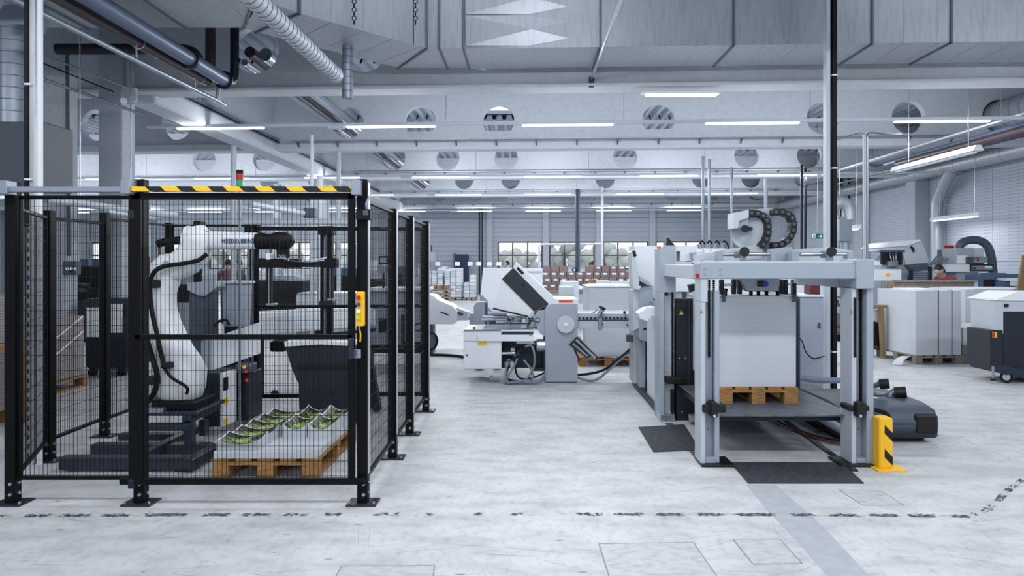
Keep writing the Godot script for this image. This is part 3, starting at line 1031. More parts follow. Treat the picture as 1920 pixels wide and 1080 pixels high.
func fence() -> void:
	var d := 4.58
	post(-3.455, d, 2.15, "black fence post at the left edge, nearest corner of the cell")
	post(-2.595, d, 2.17, "black fence post carrying the left side of the gate")
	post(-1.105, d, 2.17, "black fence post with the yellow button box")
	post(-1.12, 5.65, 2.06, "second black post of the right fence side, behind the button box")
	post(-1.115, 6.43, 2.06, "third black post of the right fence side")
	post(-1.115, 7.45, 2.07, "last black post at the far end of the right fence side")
	post(-3.91, 5.57, 2.04, "black fence post beside the white slotted post")
	post(-3.94, 6.36, 2.08, "black fence post deeper in the left fence side")
	mesh_panel(Vector3(-3.41, 0, -d), Vector3(-2.64, 0, -d), 0.17, 2.05, "black mesh panel between the corner post and the gate")
	mesh_panel(Vector3(-3.47, 0, -d - 0.05), Vector3(-3.9, 0, -5.52), 0.17, 1.98, "black mesh panel receding from the left corner post")
	mesh_panel(Vector3(-3.91, 0, -5.62), Vector3(-3.94, 0, -6.31), 0.17, 1.98, "short black mesh panel deeper in the left fence side")
	mesh_panel(Vector3(-1.1, 0, -d - 0.05), Vector3(-1.115, 0, -5.6), 0.16, 2.03, "black mesh panel of the right side just behind the gate")
	mesh_panel(Vector3(-1.115, 0, -5.7), Vector3(-1.115, 0, -6.38), 0.16, 2.03, "narrow black mesh panel in the middle of the right side")
	mesh_panel(Vector3(-1.115, 0, -6.48), Vector3(-1.115, 0, -7.4), 0.16, 2.03, "black mesh panel at the far end of the right side")
	mesh_panel(Vector3(-3.94, 0, -6.41), Vector3(-3.97, 0, -7.5), 0.16, 2.03, "black mesh panel farthest back in the left fence side")
	post(-3.97, 7.55, 2.06, "black fence post at the rear left corner behind the robot")
	mesh_panel(Vector3(-3.93, 0, -7.55), Vector3(-3.06, 0, -7.55), 0.16, 2.03, "black mesh panel across the back, left of the cell door")
	# rear door of the cell
	var a := Vector3(-3.02, 0, -7.55)
	var b := Vector3(-1.16, 0, -7.7)
	var o := thing("cell_door", "black framed mesh door at the back of the cell", "fence door", (a + b) / 2)
	wires(o, a, b, 0.16, 2.0)
	bars(o, a, b, [[0.0, 0.04, 0.0, 2.02], [0.0, 1.86, 0.12, 0.165], [0.0, 1.86, 1.115, 1.15], [0.0, 1.86, 1.98, 2.02], [1.82, 1.86, 0.14, 2.02], [0.9, 1.86, 0.66, 0.7]])
	# gate
	a = Vector3(-2.66, 0, -4.52)
	b = Vector3(-1.1, 0, -4.52)
	o = thing("cell_gate", "large black mesh gate on the front of the robot cell", "gate", (a + b) / 2)
	wires(o, Vector3(-2.56, 0, -4.52), Vector3(-1.19, 0, -4.52), 0.18, 2.04)
	bars(o, a, b, [[-0.04, 1.58, 0.145, 0.187], [0.04, 1.51, 2.03, 2.075], [0.02, 0.1, 0.18, 2.07], [1.47, 1.515, 0.18, 2.07], [0.06, 1.5, 1.105, 1.137]])
	for y in [0.12, 1.9]:
		part(o, "hinge_block", bx(-2.64, -2.6, y, y + 0.06, 4.5, 4.56), "dark_steel")
	# rail over the gate
	o = thing("overhead_rail", "grey steel rail along the top of the front fence", "rail", Vector3(-3.1, 2.07, -4.5))
	part(o, "bar", bx(-3.62, -2.6, 2.075, 2.112, 4.47, 4.51, 0.003), "zinc")
	part(o, "end_bracket", bx(-2.66, -2.6, 2.06, 2.16, 4.45, 4.545), "zinc")
	part(o, "end_bracket", bx(-3.5, -3.4, 2.06, 2.15, 4.45, 4.545), "zinc")
	o = thing("hazard_rail", "yellow and black striped rail over the gate", "rail", Vector3(-1.9, 2.07, -4.5))
	part(o, "bar", bx(-2.6, -1.15, 2.08, 2.112, 4.472, 4.508, 0.002), "yellow")
	for k in 7:
		var x := -2.49 + k * 0.205
		var s := Shape.new()
		s.t = Transform3D(Basis(), Vector3(0, 0, -4.470))
		s.prism(PackedVector2Array([Vector2(x - 0.02, 2.113), Vector2(x + 0.08, 2.113), Vector2(x + 0.115, 2.079), Vector2(x + 0.015, 2.079)]), 0.039)
		part(o, "black_stripe", s, "black")
	part(o, "end_bracket", bx(-1.155, -1.1, 2.055, 2.155, 4.45, 4.54), "zinc")
	# button box and latch
	o = thing("button_box", "yellow control box with coloured buttons on the gate post", "control box", at(675, 612, 4.5))
	part(o, "housing", fbx(668, 547, 682, 612, 4.5, 0.045, 0.006), "yellow")
	var by := [558, 571, 583.5, 595.5]
	for i in 4:
		part(o, "button", rod(at(672, by[i], 4.485), at(672, by[i], 4.5), 0.014 if i else 0.016), ["red", "blue", "white", "lime"][i])
	part(o, "cable_gland", rod(at(674, 617, 4.53), at(674, 612, 4.53), 0.008), "steel")
	part(o, "cable", hose([at(674, 617, 4.53), at(676, 628, 4.53), at(675, 641, 4.535)], 0.006), "yellow")
	o = thing("gate_switch", "black safety switch with a grey cable at the gate's upper corner", "switch", at(682, 408, 4.5))
	part(o, "body", fbx(667, 392, 694, 412, 4.49, 0.06, 0.006), "cable_black")
	part(o, "cover", fbx(680, 394, 690, 404, 4.485, 0.02), "slate_grey")
	part(o, "cable", hose([at(688, 392, 4.5), at(687, 382, 4.5), at(691, 372, 4.55), at(694, 364, 4.7), at(690, 362, 4.8)], 0.009), "cable_grey")
	o = thing("gate_latch", "steel gate latch low on the gate post", "latch", at(666, 668, 4.5))
	part(o, "plate", fbx(663, 655, 676, 672, 4.495, 0.02), "steel")
	part(o, "bolt", rod(at(673, 660, 4.48), at(673, 660, 4.5), 0.006), "steel")
	part(o, "handle", fbx(652, 634, 662, 674, 4.44, 0.03, 0.01), "slate")
	# signal tower
	o = thing("signal_tower", "signal lamp stack, black red and green, above the robot cell", "signal lamp", at(449, 353, 6.6))
	part(o, "foot", fbx(443.5, 350, 455.5, 356, 6.6, 0.06), "blue")
	part(o, "green_lens", rod(at(449.5, 350, 6.63), at(449.5, 338, 6.63), 0.031, 16), "green_lamp")
	part(o, "red_lens", rod(at(449.5, 338, 6.63), at(449.5, 326, 6.63), 0.031, 16), "red")
	part(o, "cap", rod(at(449.5, 326, 6.63), at(449.5, 319, 6.63), 0.031, 16), "cable_black")
	part(o, "post", rod(at(449.5, 356, 6.63), Vector3(at(449.5, 356, 6.63).x, 0.0, -6.63), 0.012), "zinc")
	part(o, "aerial", rod(at(457, 345, 6.63), at(457, 313, 6.63), 0.004), "steel")

func px(list: Array, d: float) -> Array:
	var out := []
	for q in list:
		out.append(at(q[0], q[1], d if q.size() < 3 else q[2]))
	return out

func stations(list: Array, d: float, depth: float) -> Array:
	var out := []
	for q in list:
		var p := at(q[0], q[1], d)
		out.append([p.x, p.y, q[2] / F * d, depth * (q[3] if q.size() > 3 else 1.0)])
	return out

func robot() -> void:
	var d := 5.9
	var o := thing("industrial_robot", "white industrial robot arm behind the black mesh", "robot", Vector3(-3.08, 0.5, -d))
	var s := Shape.new()
	s.arm(stations([[333, 748, 30, 0.8], [335, 738, 40, 1.0], [337, 722, 44, 1.1], [338, 700, 45, 1.15], [332, 680, 40, 1.05], [325, 660, 34, 0.9], [318, 636, 31, 0.75], [309, 606, 27, 0.65], [304, 576, 24, 0.62], [304, 548, 24, 0.62], [310, 520, 26, 0.66], [317, 500, 26, 0.66], [322, 484, 20, 0.55], [324, 478, 8, 0.3]], d, 0.165), -d)
	part(o, "lower_arm", s, "robot_white")
	s = Shape.new()
	s.arm(stations([[288, 510, 6, 0.4], [294, 508, 18, 0.75], [310, 504, 26, 0.95], [330, 500, 26, 1.0], [350, 490, 27, 1.05], [366, 472, 28, 1.1], [372, 455, 25, 1.1], [371, 438, 20, 1.0], [368, 426, 14, 0.7]], d, 0.12), -d)
	part(o, "elbow", s, "robot_white")
	part(o, "elbow_cap", rod(at(311, 494, d - 0.13), at(311, 494, d - 0.11), 0.025, 18), "machine_grey")
	var bar := Shape.new()
	bar.cyl(at(350, 446, d), at(387, 450, d), 0.106, 0.098, 28)
	part(o, "elbow_barrel", bar, "robot_white")
	part(o, "joint_ring", rod(at(385, 451, d), at(391, 451, d), 0.082, 28), "cable_black")
	s = Shape.new()
	s.arm(stations([[390, 451, 16], [396, 451, 17.5], [420, 451.5, 17], [455, 452, 16], [482, 452, 15.5]], d, 0.078), -d, 24, 3.0)
	var fa := part(o, "forearm", s, "robot_white")
	lettering(fa, "HEIDELBERG", at(446, 452, d - 0.086), 0.036, "letter_blue", 0.0, 0.92)
	s = Shape.new()
	s.arm(stations([[482, 453, 15, 1.0], [492, 452, 16, 1.05], [505, 453, 14, 0.95], [520, 452, 17, 1.1], [535, 453, 18, 1.1], [544, 455, 14, 0.9], [548, 457, 7, 0.6]], d, 0.075), -d)
	part(o, "wrist", s, "cable_black")
	part(o, "tool_flange", rod(at(531, 466, d), at(531, 483, d), 0.055, 20), "cable_black")
	part(o, "motor", fbx(361, 414, 375, 428, d - 0.05, 0.12, 0.01), "cable_black")
	part(o, "cable_arm", hose([at(352, 450, d), at(320, 452, d), at(296, 457, d)], 0.035), "cable_black")
	part(o, "warning_label", fbx(353, 444, 359, 458, d - 0.112, 0.012, 0.0), "label_yellow")
	part(o, "hose", hose([at(388, 476, d - 0.16), at(372, 488, d - 0.17), at(345, 494, d - 0.17), at(315, 498, d - 0.17), at(295, 505, d - 0.17), at(284, 520, d - 0.16), at(281, 545, d - 0.15), at(285, 585, d - 0.15), at(293, 620, d - 0.16), at(300, 655, d - 0.19), at(307, 682, d - 0.22), at(306, 690, d - 0.22)], 0.019, 6, 10), "cable_black")
	part(o, "hose", hose([at(276, 640, d - 0.14), at(286, 672, d - 0.2), at(294, 700, d - 0.22), at(293, 725, d - 0.22), at(284, 744, d - 0.2), at(272, 752, d - 0.1)], 0.022, 6, 10), "cable_black")
	part(o, "hose", hose([at(308, 690, d - 0.22), at(322, 708, d - 0.23), at(345, 722, d - 0.23), at(352, 730, d - 0.22), at(350, 738, d - 0.2)], 0.013, 6, 10), "cable_black")
	part(o, "hose_clamp", fbx(304, 680, 318, 692, d - 0.26, 0.08, 0.01), "rubber")
	part(o, "hose_clamp", fbx(282, 525, 294, 540, d - 0.17, 0.1, 0.01), "rubber")
	part(o, "hose_clamp", fbx(274, 706, 296, 722, d - 0.22, 0.1, 0.01), "rubber")
	s = Shape.new()
	s.cyl(at(332, 744, d), at(332, 758, d), 0.19, 0.19, 28)
	part(o, "turntable", s, "cable_black")
	part(o, "pedestal", fbx(284, 755, 364, 769.5, d - 0.2, 0.4, 0.01), "cable_black")
	part(o, "connector", fbx(275, 766, 305, 776, d - 0.26, 0.1, 0.01), "steel")
	# the vacuum gripper it holds
	o = thing("gripper_frame", "black gripper frame with hanging rods below the robot's wrist", "gripper", at(555, 490, d))
	part(o, "cross_bar", fbx(482, 485, 560, 502, d - 0.05, 0.1, 0.006), "cable_black")
	part(o, "extension_bar", fbx(560, 492, 630, 501, d - 0.04, 0.08, 0.006), "dark_steel")
	part(o, "end_block", fbx(600, 484, 630, 502, d - 0.05, 0.1, 0.008), "cable_black")
	part(o, "side_bar", hose([at(482, 490, d), at(500, 490, d + 0.4), at(520, 490, d + 0.6)], 0.03, 1), "cable_black")
	part(o, "clamp", fbx(497, 475, 507, 487, d - 0.06, 0.1, 0.005), "white")
	for q in [[503, 569], [618, 560]]:
		part(o, "rod_guard", fbx(q[0] - 4, 500, q[0] + 5, q[1], d - 0.02, 0.05, 0.004), "cable_black")
		part(o, "rod", rod(at(q[0] + 1, 502, d - 0.03), at(q[0] + 1, q[1], d - 0.03), 0.006), "steel")
		part(o, "foot", fbx(q[0] - 5, q[1], q[0] + 11, q[1] + 4, d - 0.05, 0.1, 0.004), "zinc")
	for k in 4:
		part(o, "air_line", hose([at(522 + k * 4, 478, d - 0.08), at(535 + k * 3, 486 + k, d - 0.1), at(556 + k * 6, 490 + k, d - 0.08), at(585, 489 + k, d - 0.06), at(612, 483 + k * 2, d - 0.04)], 0.008, 5), "dark_steel" if k % 2 else "steel")
	# steel base frame on the floor
	o = thing("robot_base_frame", "dark steel base frame of box beams under the robot", "base frame", Vector3(-2.95, 0, -5.5))
	for q in [[108, 858, 350, 882, 5.25, 0.1], [168, 834, 390, 855, 5.7, 0.1], [220, 814, 345, 830, 6.2, 0.1]]:
		part(o, "box_beam", fbx(q[0], q[1], q[2], q[3], q[4], q[5], 0.008), "frame_paint")
	part(o, "foot", fbx(108, 886, 160, 899, 5.27, 0.3, 0.008), "frame_paint")
	part(o, "cross_beam", bx(-2.64, -2.56, 0.03, 0.11, 5.2, 5.69, 0.008), "frame_paint")
	part(o, "cross_beam", bx(-3.1, -3.02, 0.05, 0.11, 5.36, 6.5, 0.008), "frame_paint")
	part(o, "foot", fbx(326, 880, 350, 893, 5.27, 0.1, 0.006), "frame_paint")
	for q in [[344, 358], [372, 384]]:
		part(o, "stand_leg", fbx(q[0], 788, q[1], 838 if q[0] < 370 else 818, 5.64 if q[0] < 370 else 6.1, 0.08, 0.006), "frame_paint")
	part(o, "stand_plate", bx(-3.3, -2.74, 0.35, 0.38, 5.64, 6.18, 0.006), "frame_paint")
	part(o, "stand_beam", fbx(270, 797, 352, 808, 5.6, 0.1, 0.006), "frame_paint")
	part(o, "stand_beam", bx(-2.86, -2.78, 0.29, 0.35, 5.64, 6.18, 0.006), "frame_paint")

func cell_interior() -> void:
	# printed sheets on a pallet
	var x0 := -2.36
	var x1 := -1.57
	var d0 := 5.1
	pallet(x0, x1, d0, d0 + 1.15, 0.0, "pallet_wood", "wooden pallet under the green printed sheets inside the cell")
	one("paper_slab", bx(x0 + 0.005, x1 - 0.01, 0.144, 0.2, d0 + 0.01, d0 + 1.12, 0.004), "paper_sheaf", "low white paper layer lying on the cell's pallet", "paper stack")
	var first := true
	for i in 5:
		sheaf(x0 + 0.02 + i * 0.008, x0 + 0.33 + i * 0.008, d0 + 0.03 + i * 0.215, 0.21, 0.2, 0.072, "green printed sheaf in the left column, number %s from the front" % ["one", "two", "three", "four", "five"][i])
	for i in 2:
		for j in 2:
			sheaf(x0 + 0.375 + i * 0.205, x0 + 0.57 + i * 0.205, d0 + 0.42 + j * 0.34, 0.32, 0.2, 0.1, "green printed sheaf in the " + ["front", "back"][j] + " row, " + ["inner", "outer"][i] + " of the two at the fence side")
	# dark chute
	var d := 6.7
	var o := thing("delivery_chute", "dark slate chute with a white lip behind the printed sheets", "chute", Vector3(-2.0, 0, -7))
	part(o, "front_panel", fpx([[534, 648], [662, 648], [662, 806], [562, 806], [560, 720], [548, 694]], d, 0.08), "slate")
	part(o, "white_lip", fpx([[533, 641], [600, 638], [662, 643], [662, 649], [600, 646], [534, 650]], d - 0.02, 0.3), "white")
	part(o, "band", fbx(560, 682, 660, 693, d - 0.01, 0.02), "black")
	part(o, "side_wall", bx(-1.75, -1.68, 0.03, 0.78, d + 0.02, 7.3), "slate")
	part(o, "stay", fpx([[688, 655], [693, 655], [713, 770], [703, 772], [688, 760]], 7.35, 0.1), "slate")
	part(o, "back_wall", bx(-2.3, -1.72, 0.03, 0.7, 7.25, 7.35), "slate")
	# electric cabinet of the conveyor
	d = 6.35
	o = thing("control_cabinet", "dark cabinet with a pale front, yellow warnings and red buttons", "cabinet", Vector3(-2.95, 0, -6.6))
	var cab := fpx([[380, 700], [413, 700], [413, 800], [380, 800]], d, 0.5)
	part(o, "body", cab, "slate")
	var f := Shape.new()
	var a := at(413, 700, d)
	var b := at(442, 688, d + 0.25)
	f.t = panel_frame(Vector3(a.x, 0, a.z), Vector3(b.x, 0, b.z))
	var l := Vector2(b.x - a.x, b.z - a.z).length()
	f.box(Vector3(0, at(413, 801, d).y, -0.02), Vector3(l, a.y, 0.01), 0.004)
	part(o, "front", f, "machine_white")
	var f2 := Shape.new()
	f2.t = f.t
	for q in [[0.15, 0.42, 0.27], [0.15, 0.42, 0.08]]:
		f2.box(Vector3(l * q[0], q[2] + 0.02, 0.008), Vector3(l * q[1], q[2] + 0.075, 0.014))
	part(o, "warning_label", f2, "label_yellow")
	var f3 := Shape.new()
	f3.t = f.t
	f3.box(Vector3(l * 0.12, 0.42, 0.008), Vector3(l * 0.42, 0.54, 0.014))
	part(o, "display", f3, "black")
	part(o, "control_head", fbx(440, 684, 468, 700, d + 0.3, 0.2, 0.01), "slate_grey")
	part(o, "lower_body", fbx(440, 700, 466, 790, d + 0.35, 0.35, 0.01), "slate")
	for q in [[461, 696], [463, 713]]:
		part(o, "stop_button", rod(at(q[0], q[1], d + 0.24), at(q[0], q[1], d + 0.3), 0.018), "red")
	part(o, "stop_collar", rod(at(458, 688, d + 0.26), at(458, 688, d + 0.3), 0.018), "label_yellow")
	# white conveyor through the cell
	o = thing("infeed_hood", "white sloping hood panel between the robot and the cell door", "hood", Vector3(-3.0, 0, -6.8))
	part(o, "end_panel", fpx([[377, 640], [405, 632], [440, 619], [481, 606], [481, 665], [400, 694], [377, 694]], 6.75, 0.1), "machine_white")
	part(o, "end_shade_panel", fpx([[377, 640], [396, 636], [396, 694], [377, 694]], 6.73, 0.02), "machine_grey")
	part(o, "stand", fbx(380, 690, 396, 800, 6.9, 0.06), "slate")
	o = thing("conveyor", "white conveyor running back to the right behind the cell door", "conveyor", Vector3(-2.6, 0, -8.6))
	var s := Shape.new()
	var ca := at(474, 640, 8.2)
	var cb := at(705, 598, 9.6)
	s.t = panel_frame(Vector3(ca.x, 0, ca.z), Vector3(cb.x, 0, cb.z))
	var cl := Vector2(cb.x - ca.x, cb.z - ca.z).length()
	s.box(Vector3(0, 0.74, -0.55), Vector3(cl, 0.97, 0.0), 0.01)
	part(o, "belt_body", s, "machine_white")
	s = Shape.new()
	s.t = panel_frame(Vector3(ca.x, 0, ca.z), Vector3(cb.x, 0, cb.z))
	s.box(Vector3(0.05, 0.97, -0.5), Vector3(cl, 1.0, -0.05), 0.004)
	part(o, "belt", s, "paper_white")
	for k in [0.06, 0.5, 0.92]:
		s = Shape.new()
		s.t = panel_frame(Vector3(ca.x, 0, ca.z), Vector3(cb.x, 0, cb.z))
		s.box(Vector3(cl * k, 0.0, -0.1), Vector3(cl * k + 0.06, 0.74, -0.04), 0.004)
		part(o, "leg", s, "dark_steel")
	s = Shape.new()
	s.t = panel_frame(Vector3(ca.x, 0, ca.z), Vector3(cb.x, 0, cb.z))
	s.box(Vector3(0.3, 0.66, -0.03), Vector3(cl, 0.7, 0.01), 0.004)
	part(o, "side_rail", s, "dark_steel")
	part(o, "drive_unit", fbx(505, 640, 533, 660, 8.15, 0.15, 0.02), "cable_black")
	part(o, "caster", rod(at(515, 738, 8.15), at(515, 738, 8.2), 0.045, 14), "dark_steel")
	# grey bins
	o = thing("grey_hopper", "grey hopper with a slanted collar behind the robot", "hopper", Vector3(-3.3, 0, -7.1))
	part(o, "body", fbx(354, 540, 400, 700, 6.95, 0.12, 0.01), "slate_grey")
	part(o, "collar", fpx([[350, 530], [404, 527], [406, 538], [384, 555], [372, 554], [350, 543]], 6.9, 0.2), "machine_grey")
	part(o, "pipe", rod(at(371, 530, 7.0), at(371, 495, 7.0), 0.04), "cable_black")
	o = thing("grey_bin", "grey rounded bin beside the hopper in the cell", "bin", Vector3(-3.0, 0, -7.35))
	part(o, "body", fpx([[416, 530], [462, 530], [459, 612], [419, 612]], 7.15, 0.14), "machine_grey")
	part(o, "rim", fbx(414, 527, 465, 532, 7.12, 0.2, 0.01), "machine_pale")
	part(o, "stand", fbx(420, 612, 458, 776, 7.17, 0.12), "slate")
	part(o, "hose", hose([at(402, 612, 6.9), at(410, 603, 6.9), at(424, 600, 6.9), at(430, 610, 6.9)], 0.014), "cable_black")
	# linear axis post at the back
	o = thing("lift_column", "black double lift column at the back of the cell", "column", Vector3(-2.6, 0, -8.1))
	for q in [[600, 425, 606, 632], [612, 425, 622, 640]]:
		part(o, "profile", fbx(q[0], q[1], q[2], 752, 7.95, 0.08, 0.005), "cable_black")
	part(o, "guide", fbx(606, 430, 611, 752, 7.97, 0.05), "zinc")
	part(o, "carriage", fbx(598, 565, 624, 575, 7.9, 0.12), "slate")
	part(o, "head", fbx(596, 424, 624, 440, 7.9, 0.14), "cable_black")
	o = thing("gantry_profile", "tall grey aluminium profile rising behind the forearm", "column", Vector3(-3.0, 0, -7.9))
	part(o, "profile", fbx(463, 420, 474, 740, 7.9, 0.1, 0.004), "machine_grey")
	part(o, "inner_edge", fbx(474, 422, 478, 740, 7.92, 0.06), "slate")
	part(o, "cross_beam", fbx(455, 409, 655, 420, 7.95, 0.1, 0.004), "machine_pale")
	part(o, "cap", fbx(458, 421, 482, 436, 7.85, 0.12), "cable_black")
	# operator panel seen through the right fence
	o = thing("operator_cabinet", "grey cabinet with a screen on an arm, behind the right fence", "cabinet", Vector3(-1.8, 0, -10.7))
	part(o, "body", fbx(692, 545, 778, 660, 10.4, 0.6, 0.01), "machine_grey")
	part(o, "worktop", fbx(688, 540, 800, 546, 10.3, 0.8, 0.006), "machine_white")
	part(o, "screen_housing", fbx(710, 480, 728, 496, 10.25, 0.06, 0.006), "cable_black")
	part(o, "display_screen", fbx(713, 483, 726, 493, 10.245, 0.006, 0.0), "screen")
	part(o, "keypad_box", fbx(708, 499, 728, 512, 10.25, 0.1, 0.006), "machine_grey")
	part(o, "screen_arm", rod(at(719, 512, 10.32), at(719, 541, 10.32), 0.018), "dark_steel")
	part(o, "switch_plate", fbx(710, 597, 726, 624, 10.39, 0.02), "cable_black")
	part(o, "socle", fbx(692, 655, 792, 662, 10.35, 0.7), "cable_black")
	part(o, "leg", fbx(694, 662, 700, 693, 10.4, 0.06), "dark_steel")
	part(o, "leg", fbx(770, 662, 776, 693, 10.4, 0.06), "dark_steel")
	part(o, "pump_body", rod(at(758, 648, 10.2), at(795, 648, 10.2), 0.06, 16), "cable_black")
	part(o, "guard_ring", hose([at(775, 612, 10.2), at(785, 606, 10.2), at(792, 612, 10.2), at(786, 620, 10.2), at(775, 618, 10.2)], 0.012), "cable_black")
	part(o, "post", fbx(752, 590, 758, 650, 10.22, 0.06), "slate")
	# left of the cell
	o = thing("brown_paper_stack", "strapped brownish paper stack on a pallet outside the left fence", "paper stack", Vector3(-6.3, 0.15, -8.1))
	part(o, "sheets", bx(-6.9, -5.85, 0.15, 0.93, 7.2, 9.0, 0.01), "paper_brownish")
	for k in 2:
		var p := Shape.new()
		p.tube([Vector3(-5.84, 0.35 + k * 0.2, -8.15), Vector3(-5.84, 0.72 + k * 0.2, -8.95)], 0.012, 6)
		part(o, "strap", p, "white")
	pallet(-6.9, -5.83, 7.2, 9.05, 0.0, "pallet_wood", "wooden pallet under the brownish paper outside the left fence")
	o = thing("brown_board_stack", "brownish board stack at the left edge behind the corner post", "paper stack", Vector3(-6.4, 0, -6.6))
	part(o, "boards", bx(-7.0, -5.2, 0.15, 0.75, 6.1, 6.8, 0.01), "paper_brownish")
	part(o, "upper_boards", bx(-7.0, -5.0, 0.8, 1.25, 6.9, 7.1, 0.01), "paper_brownish")
	part(o, "bearer", bx(-7.0, -5.2, 0.0, 0.15, 6.15, 6.3, 0.005), "pallet_wood")
	part(o, "bearer", bx(-7.0, -5.0, 0.0, 0.8, 6.9, 7.05, 0.005), "pallet_wood")
	o = thing("bin_trolley", "dark bin trolley with white notices on casters, left of the robot", "trolley", Vector3(-6.0, 0, -10))
	part(o, "body", fbx(160, 596, 240, 690, 9.7, 0.6, 0.02), "slate")
	for q in [[162, 577, 187, 632], [206, 570, 228, 624]]:
		part(o, "notice", fbx(q[0], q[1] , q[2], q[3], 9.67, 0.02, 0.0), "white")
	part(o, "upper_frame", fbx(158, 560, 240, 600, 9.75, 0.4, 0.01), "frame_paint")
	for q in [[172, 700], [226, 702]]:
		part(o, "caster", rod(at(q[0], q[1] - 2, 9.8), at(q[0] + 4, q[1] - 2, 9.85), 0.06, 14), "cable_black")
		part(o, "caster_fork", fbx(q[0] - 6, q[1] - 14, q[0] + 8, q[1] - 4, 9.78, 0.12), "dark_steel")
	o = thing("dark_bench", "long black machine bench seen through the left fence panel", "machine", Vector3(-8, 0, -11.4))
	part(o, "table", fbx(100, 549, 240, 560, 11.0, 0.8, 0.01), "cable_black")
	part(o, "body", fbx(100, 560, 165, 600, 11.1, 0.7, 0.01), "slate")
	part(o, "carriage", fbx(108, 531, 150, 549, 11.2, 0.4, 0.02), "slate_grey")
	part(o, "guide_rail", hose([at(148, 535, 11.2), at(190, 548, 11.2)], 0.03, 1), "dark_steel")
	part(o, "leg", fbx(110, 600, 118, 680, 11.2, 0.1), "slate")
	part(o, "leg", fbx(225, 560, 232, 680, 11.2, 0.1), "slate")
	part(o, "tower", fbx(147, 500, 190, 549, 11.5, 0.4, 0.01), "cable_black")
	o = thing("black_monitor", "black monitor and grey cupboard deep behind the left fence", "cupboard", Vector3(-12, 0, -18))
	part(o, "cupboard", bx(-12.1, -11.1, 0, 1.75, 18, 18.5), "blue_machine")
	part(o, "black_unit", bx(-11.1, -10.2, 0, 1.8, 17.9, 18.4), "cable_black")
	o = thing("overhead_pipe", "pale lagged pipe slanting above the left fence", "pipe", at(160, 385, 8.5))
	part(o, "tube", hose([at(84, 374, 8.2), at(150, 381, 9.0), at(262, 397, 10.2), at(330, 404, 11.0)], 0.05, 3, 12), "insulation")
	part(o, "tube", hose([at(200, 398, 9.0), at(290, 412, 10.2)], 0.04, 2, 12), "zinc")
	part(o, "hanger", rod(at(150, 381, 9.0), Vector3(at(150, 381, 9.0).x, 5.75, -9.0), 0.008, 5), "steel")
	part(o, "hanger", rod(at(245, 395, 10.0), Vector3(at(245, 395, 10.0).x, 5.75, -10.0), 0.008, 5), "steel")

func sheaf(x0: float, x1: float, d: float, dep: float, y: float, h: float, label: String) -> void:
	var c := Vector3((x0 + x1) / 2, y, -d - dep / 2)
	var o := thing("printed_sheaf", label, "printed sheets", c, "green printed sheaves on the pallet")
	var s := Shape.new()
	var top := Shape.new()
	var w := x1 - x0
	var nx := 8
	var nz := 6
	var rnd := func(i: int, j: int) -> Vector3:
		var a := float(i) / nx
		var b := float(j) / nz
		var up := h * (0.62 + 0.5 * pow(absf(2 * a - 1), 2.0) - 0.12 * sin(b * PI)) + 0.02 * b
		return Vector3((a - 0.5) * w, up, dep * (0.5 - b))
	for i in nx:
		for j in nz:
			var q := [rnd.call(i, j), rnd.call(i + 1, j), rnd.call(i + 1, j + 1), rnd.call(i, j + 1)]
			var m: Vector3 = (q[1] - q[0]).cross(q[3] - q[0]).normalized()
			if m.y < 0:
				m = -m
			var uvs := [Vector2(float(i) / nx, 1.0 - float(j) / nz), Vector2(float(i + 1) / nx, 1.0 - float(j) / nz), Vector2(float(i + 1) / nx, 1.0 - float(j + 1) / nz), Vector2(float(i) / nx, 1.0 - float(j + 1) / nz)]
			for t in [[0, 1, 2], [0, 2, 3]]:
				var before := top.v.size()
				top.tri(q[t[0]], q[t[1]], q[t[2]], m, m, m)
				for k in 3:
					var p := top.v[before + k]
					for e in 4:
						if p.is_equal_approx(q[e]):
							top.uv.append(uvs[e])
							break
	for i in nx:
		for j in [0, nz]:
			var a: Vector3 = rnd.call(i, j)
			var b: Vector3 = rnd.call(i + 1, j)
			s.face([a, b, Vector3(b.x, 0, b.z), Vector3(a.x, 0, a.z)], Vector3())
	for j in nz:
		for i in [0, nx]:
			var a: Vector3 = rnd.call(i, j)
			var b: Vector3 = rnd.call(i, j + 1)
			s.face([a, b, Vector3(b.x, 0, b.z), Vector3(a.x, 0, a.z)], Vector3())
	part(o, "sheets", s, "paper_sheaf", true)
	part(o, "printed_top", top, "green_print", true, "glossy green leaf print")

func pallet(x0: float, x1: float, d0: float, d1: float, y: float, m: String, label: String, turn := 0.0) -> Node3D:
	var c := Vector3((x0 + x1) / 2, y, -(d0 + d1) / 2)
	var o := thing("pallet", label, "pallet", c, "wooden pallets", turn)
	var w := (x1 - x0) / 2
	var l := (d1 - d0) / 2
	for i in 5:
		var a := -w + (2 * w - 0.12) * i / 4.0
		part(o, "top_board", Shape_box(Vector3(a, 0.122, -l), Vector3(a + 0.12, 0.144, l), 0.002), m, true)
	for k in [-l, -0.05, l - 0.1]:
		part(o, "stringer", Shape_box(Vector3(-w, 0.1, k), Vector3(w, 0.122, k + 0.1)), m, true)
		for b in [-w, -0.06, w - 0.12]:
			part(o, "block", Shape_box(Vector3(b, 0.022, k), Vector3(b + 0.12, 0.1, k + 0.1), 0.002), m, true)
	for b in [-w, -0.06, w - 0.12]:
		part(o, "bottom_board", Shape_box(Vector3(b, 0, -l), Vector3(b + 0.12, 0.022, l), 0.002), m, true)
	return o


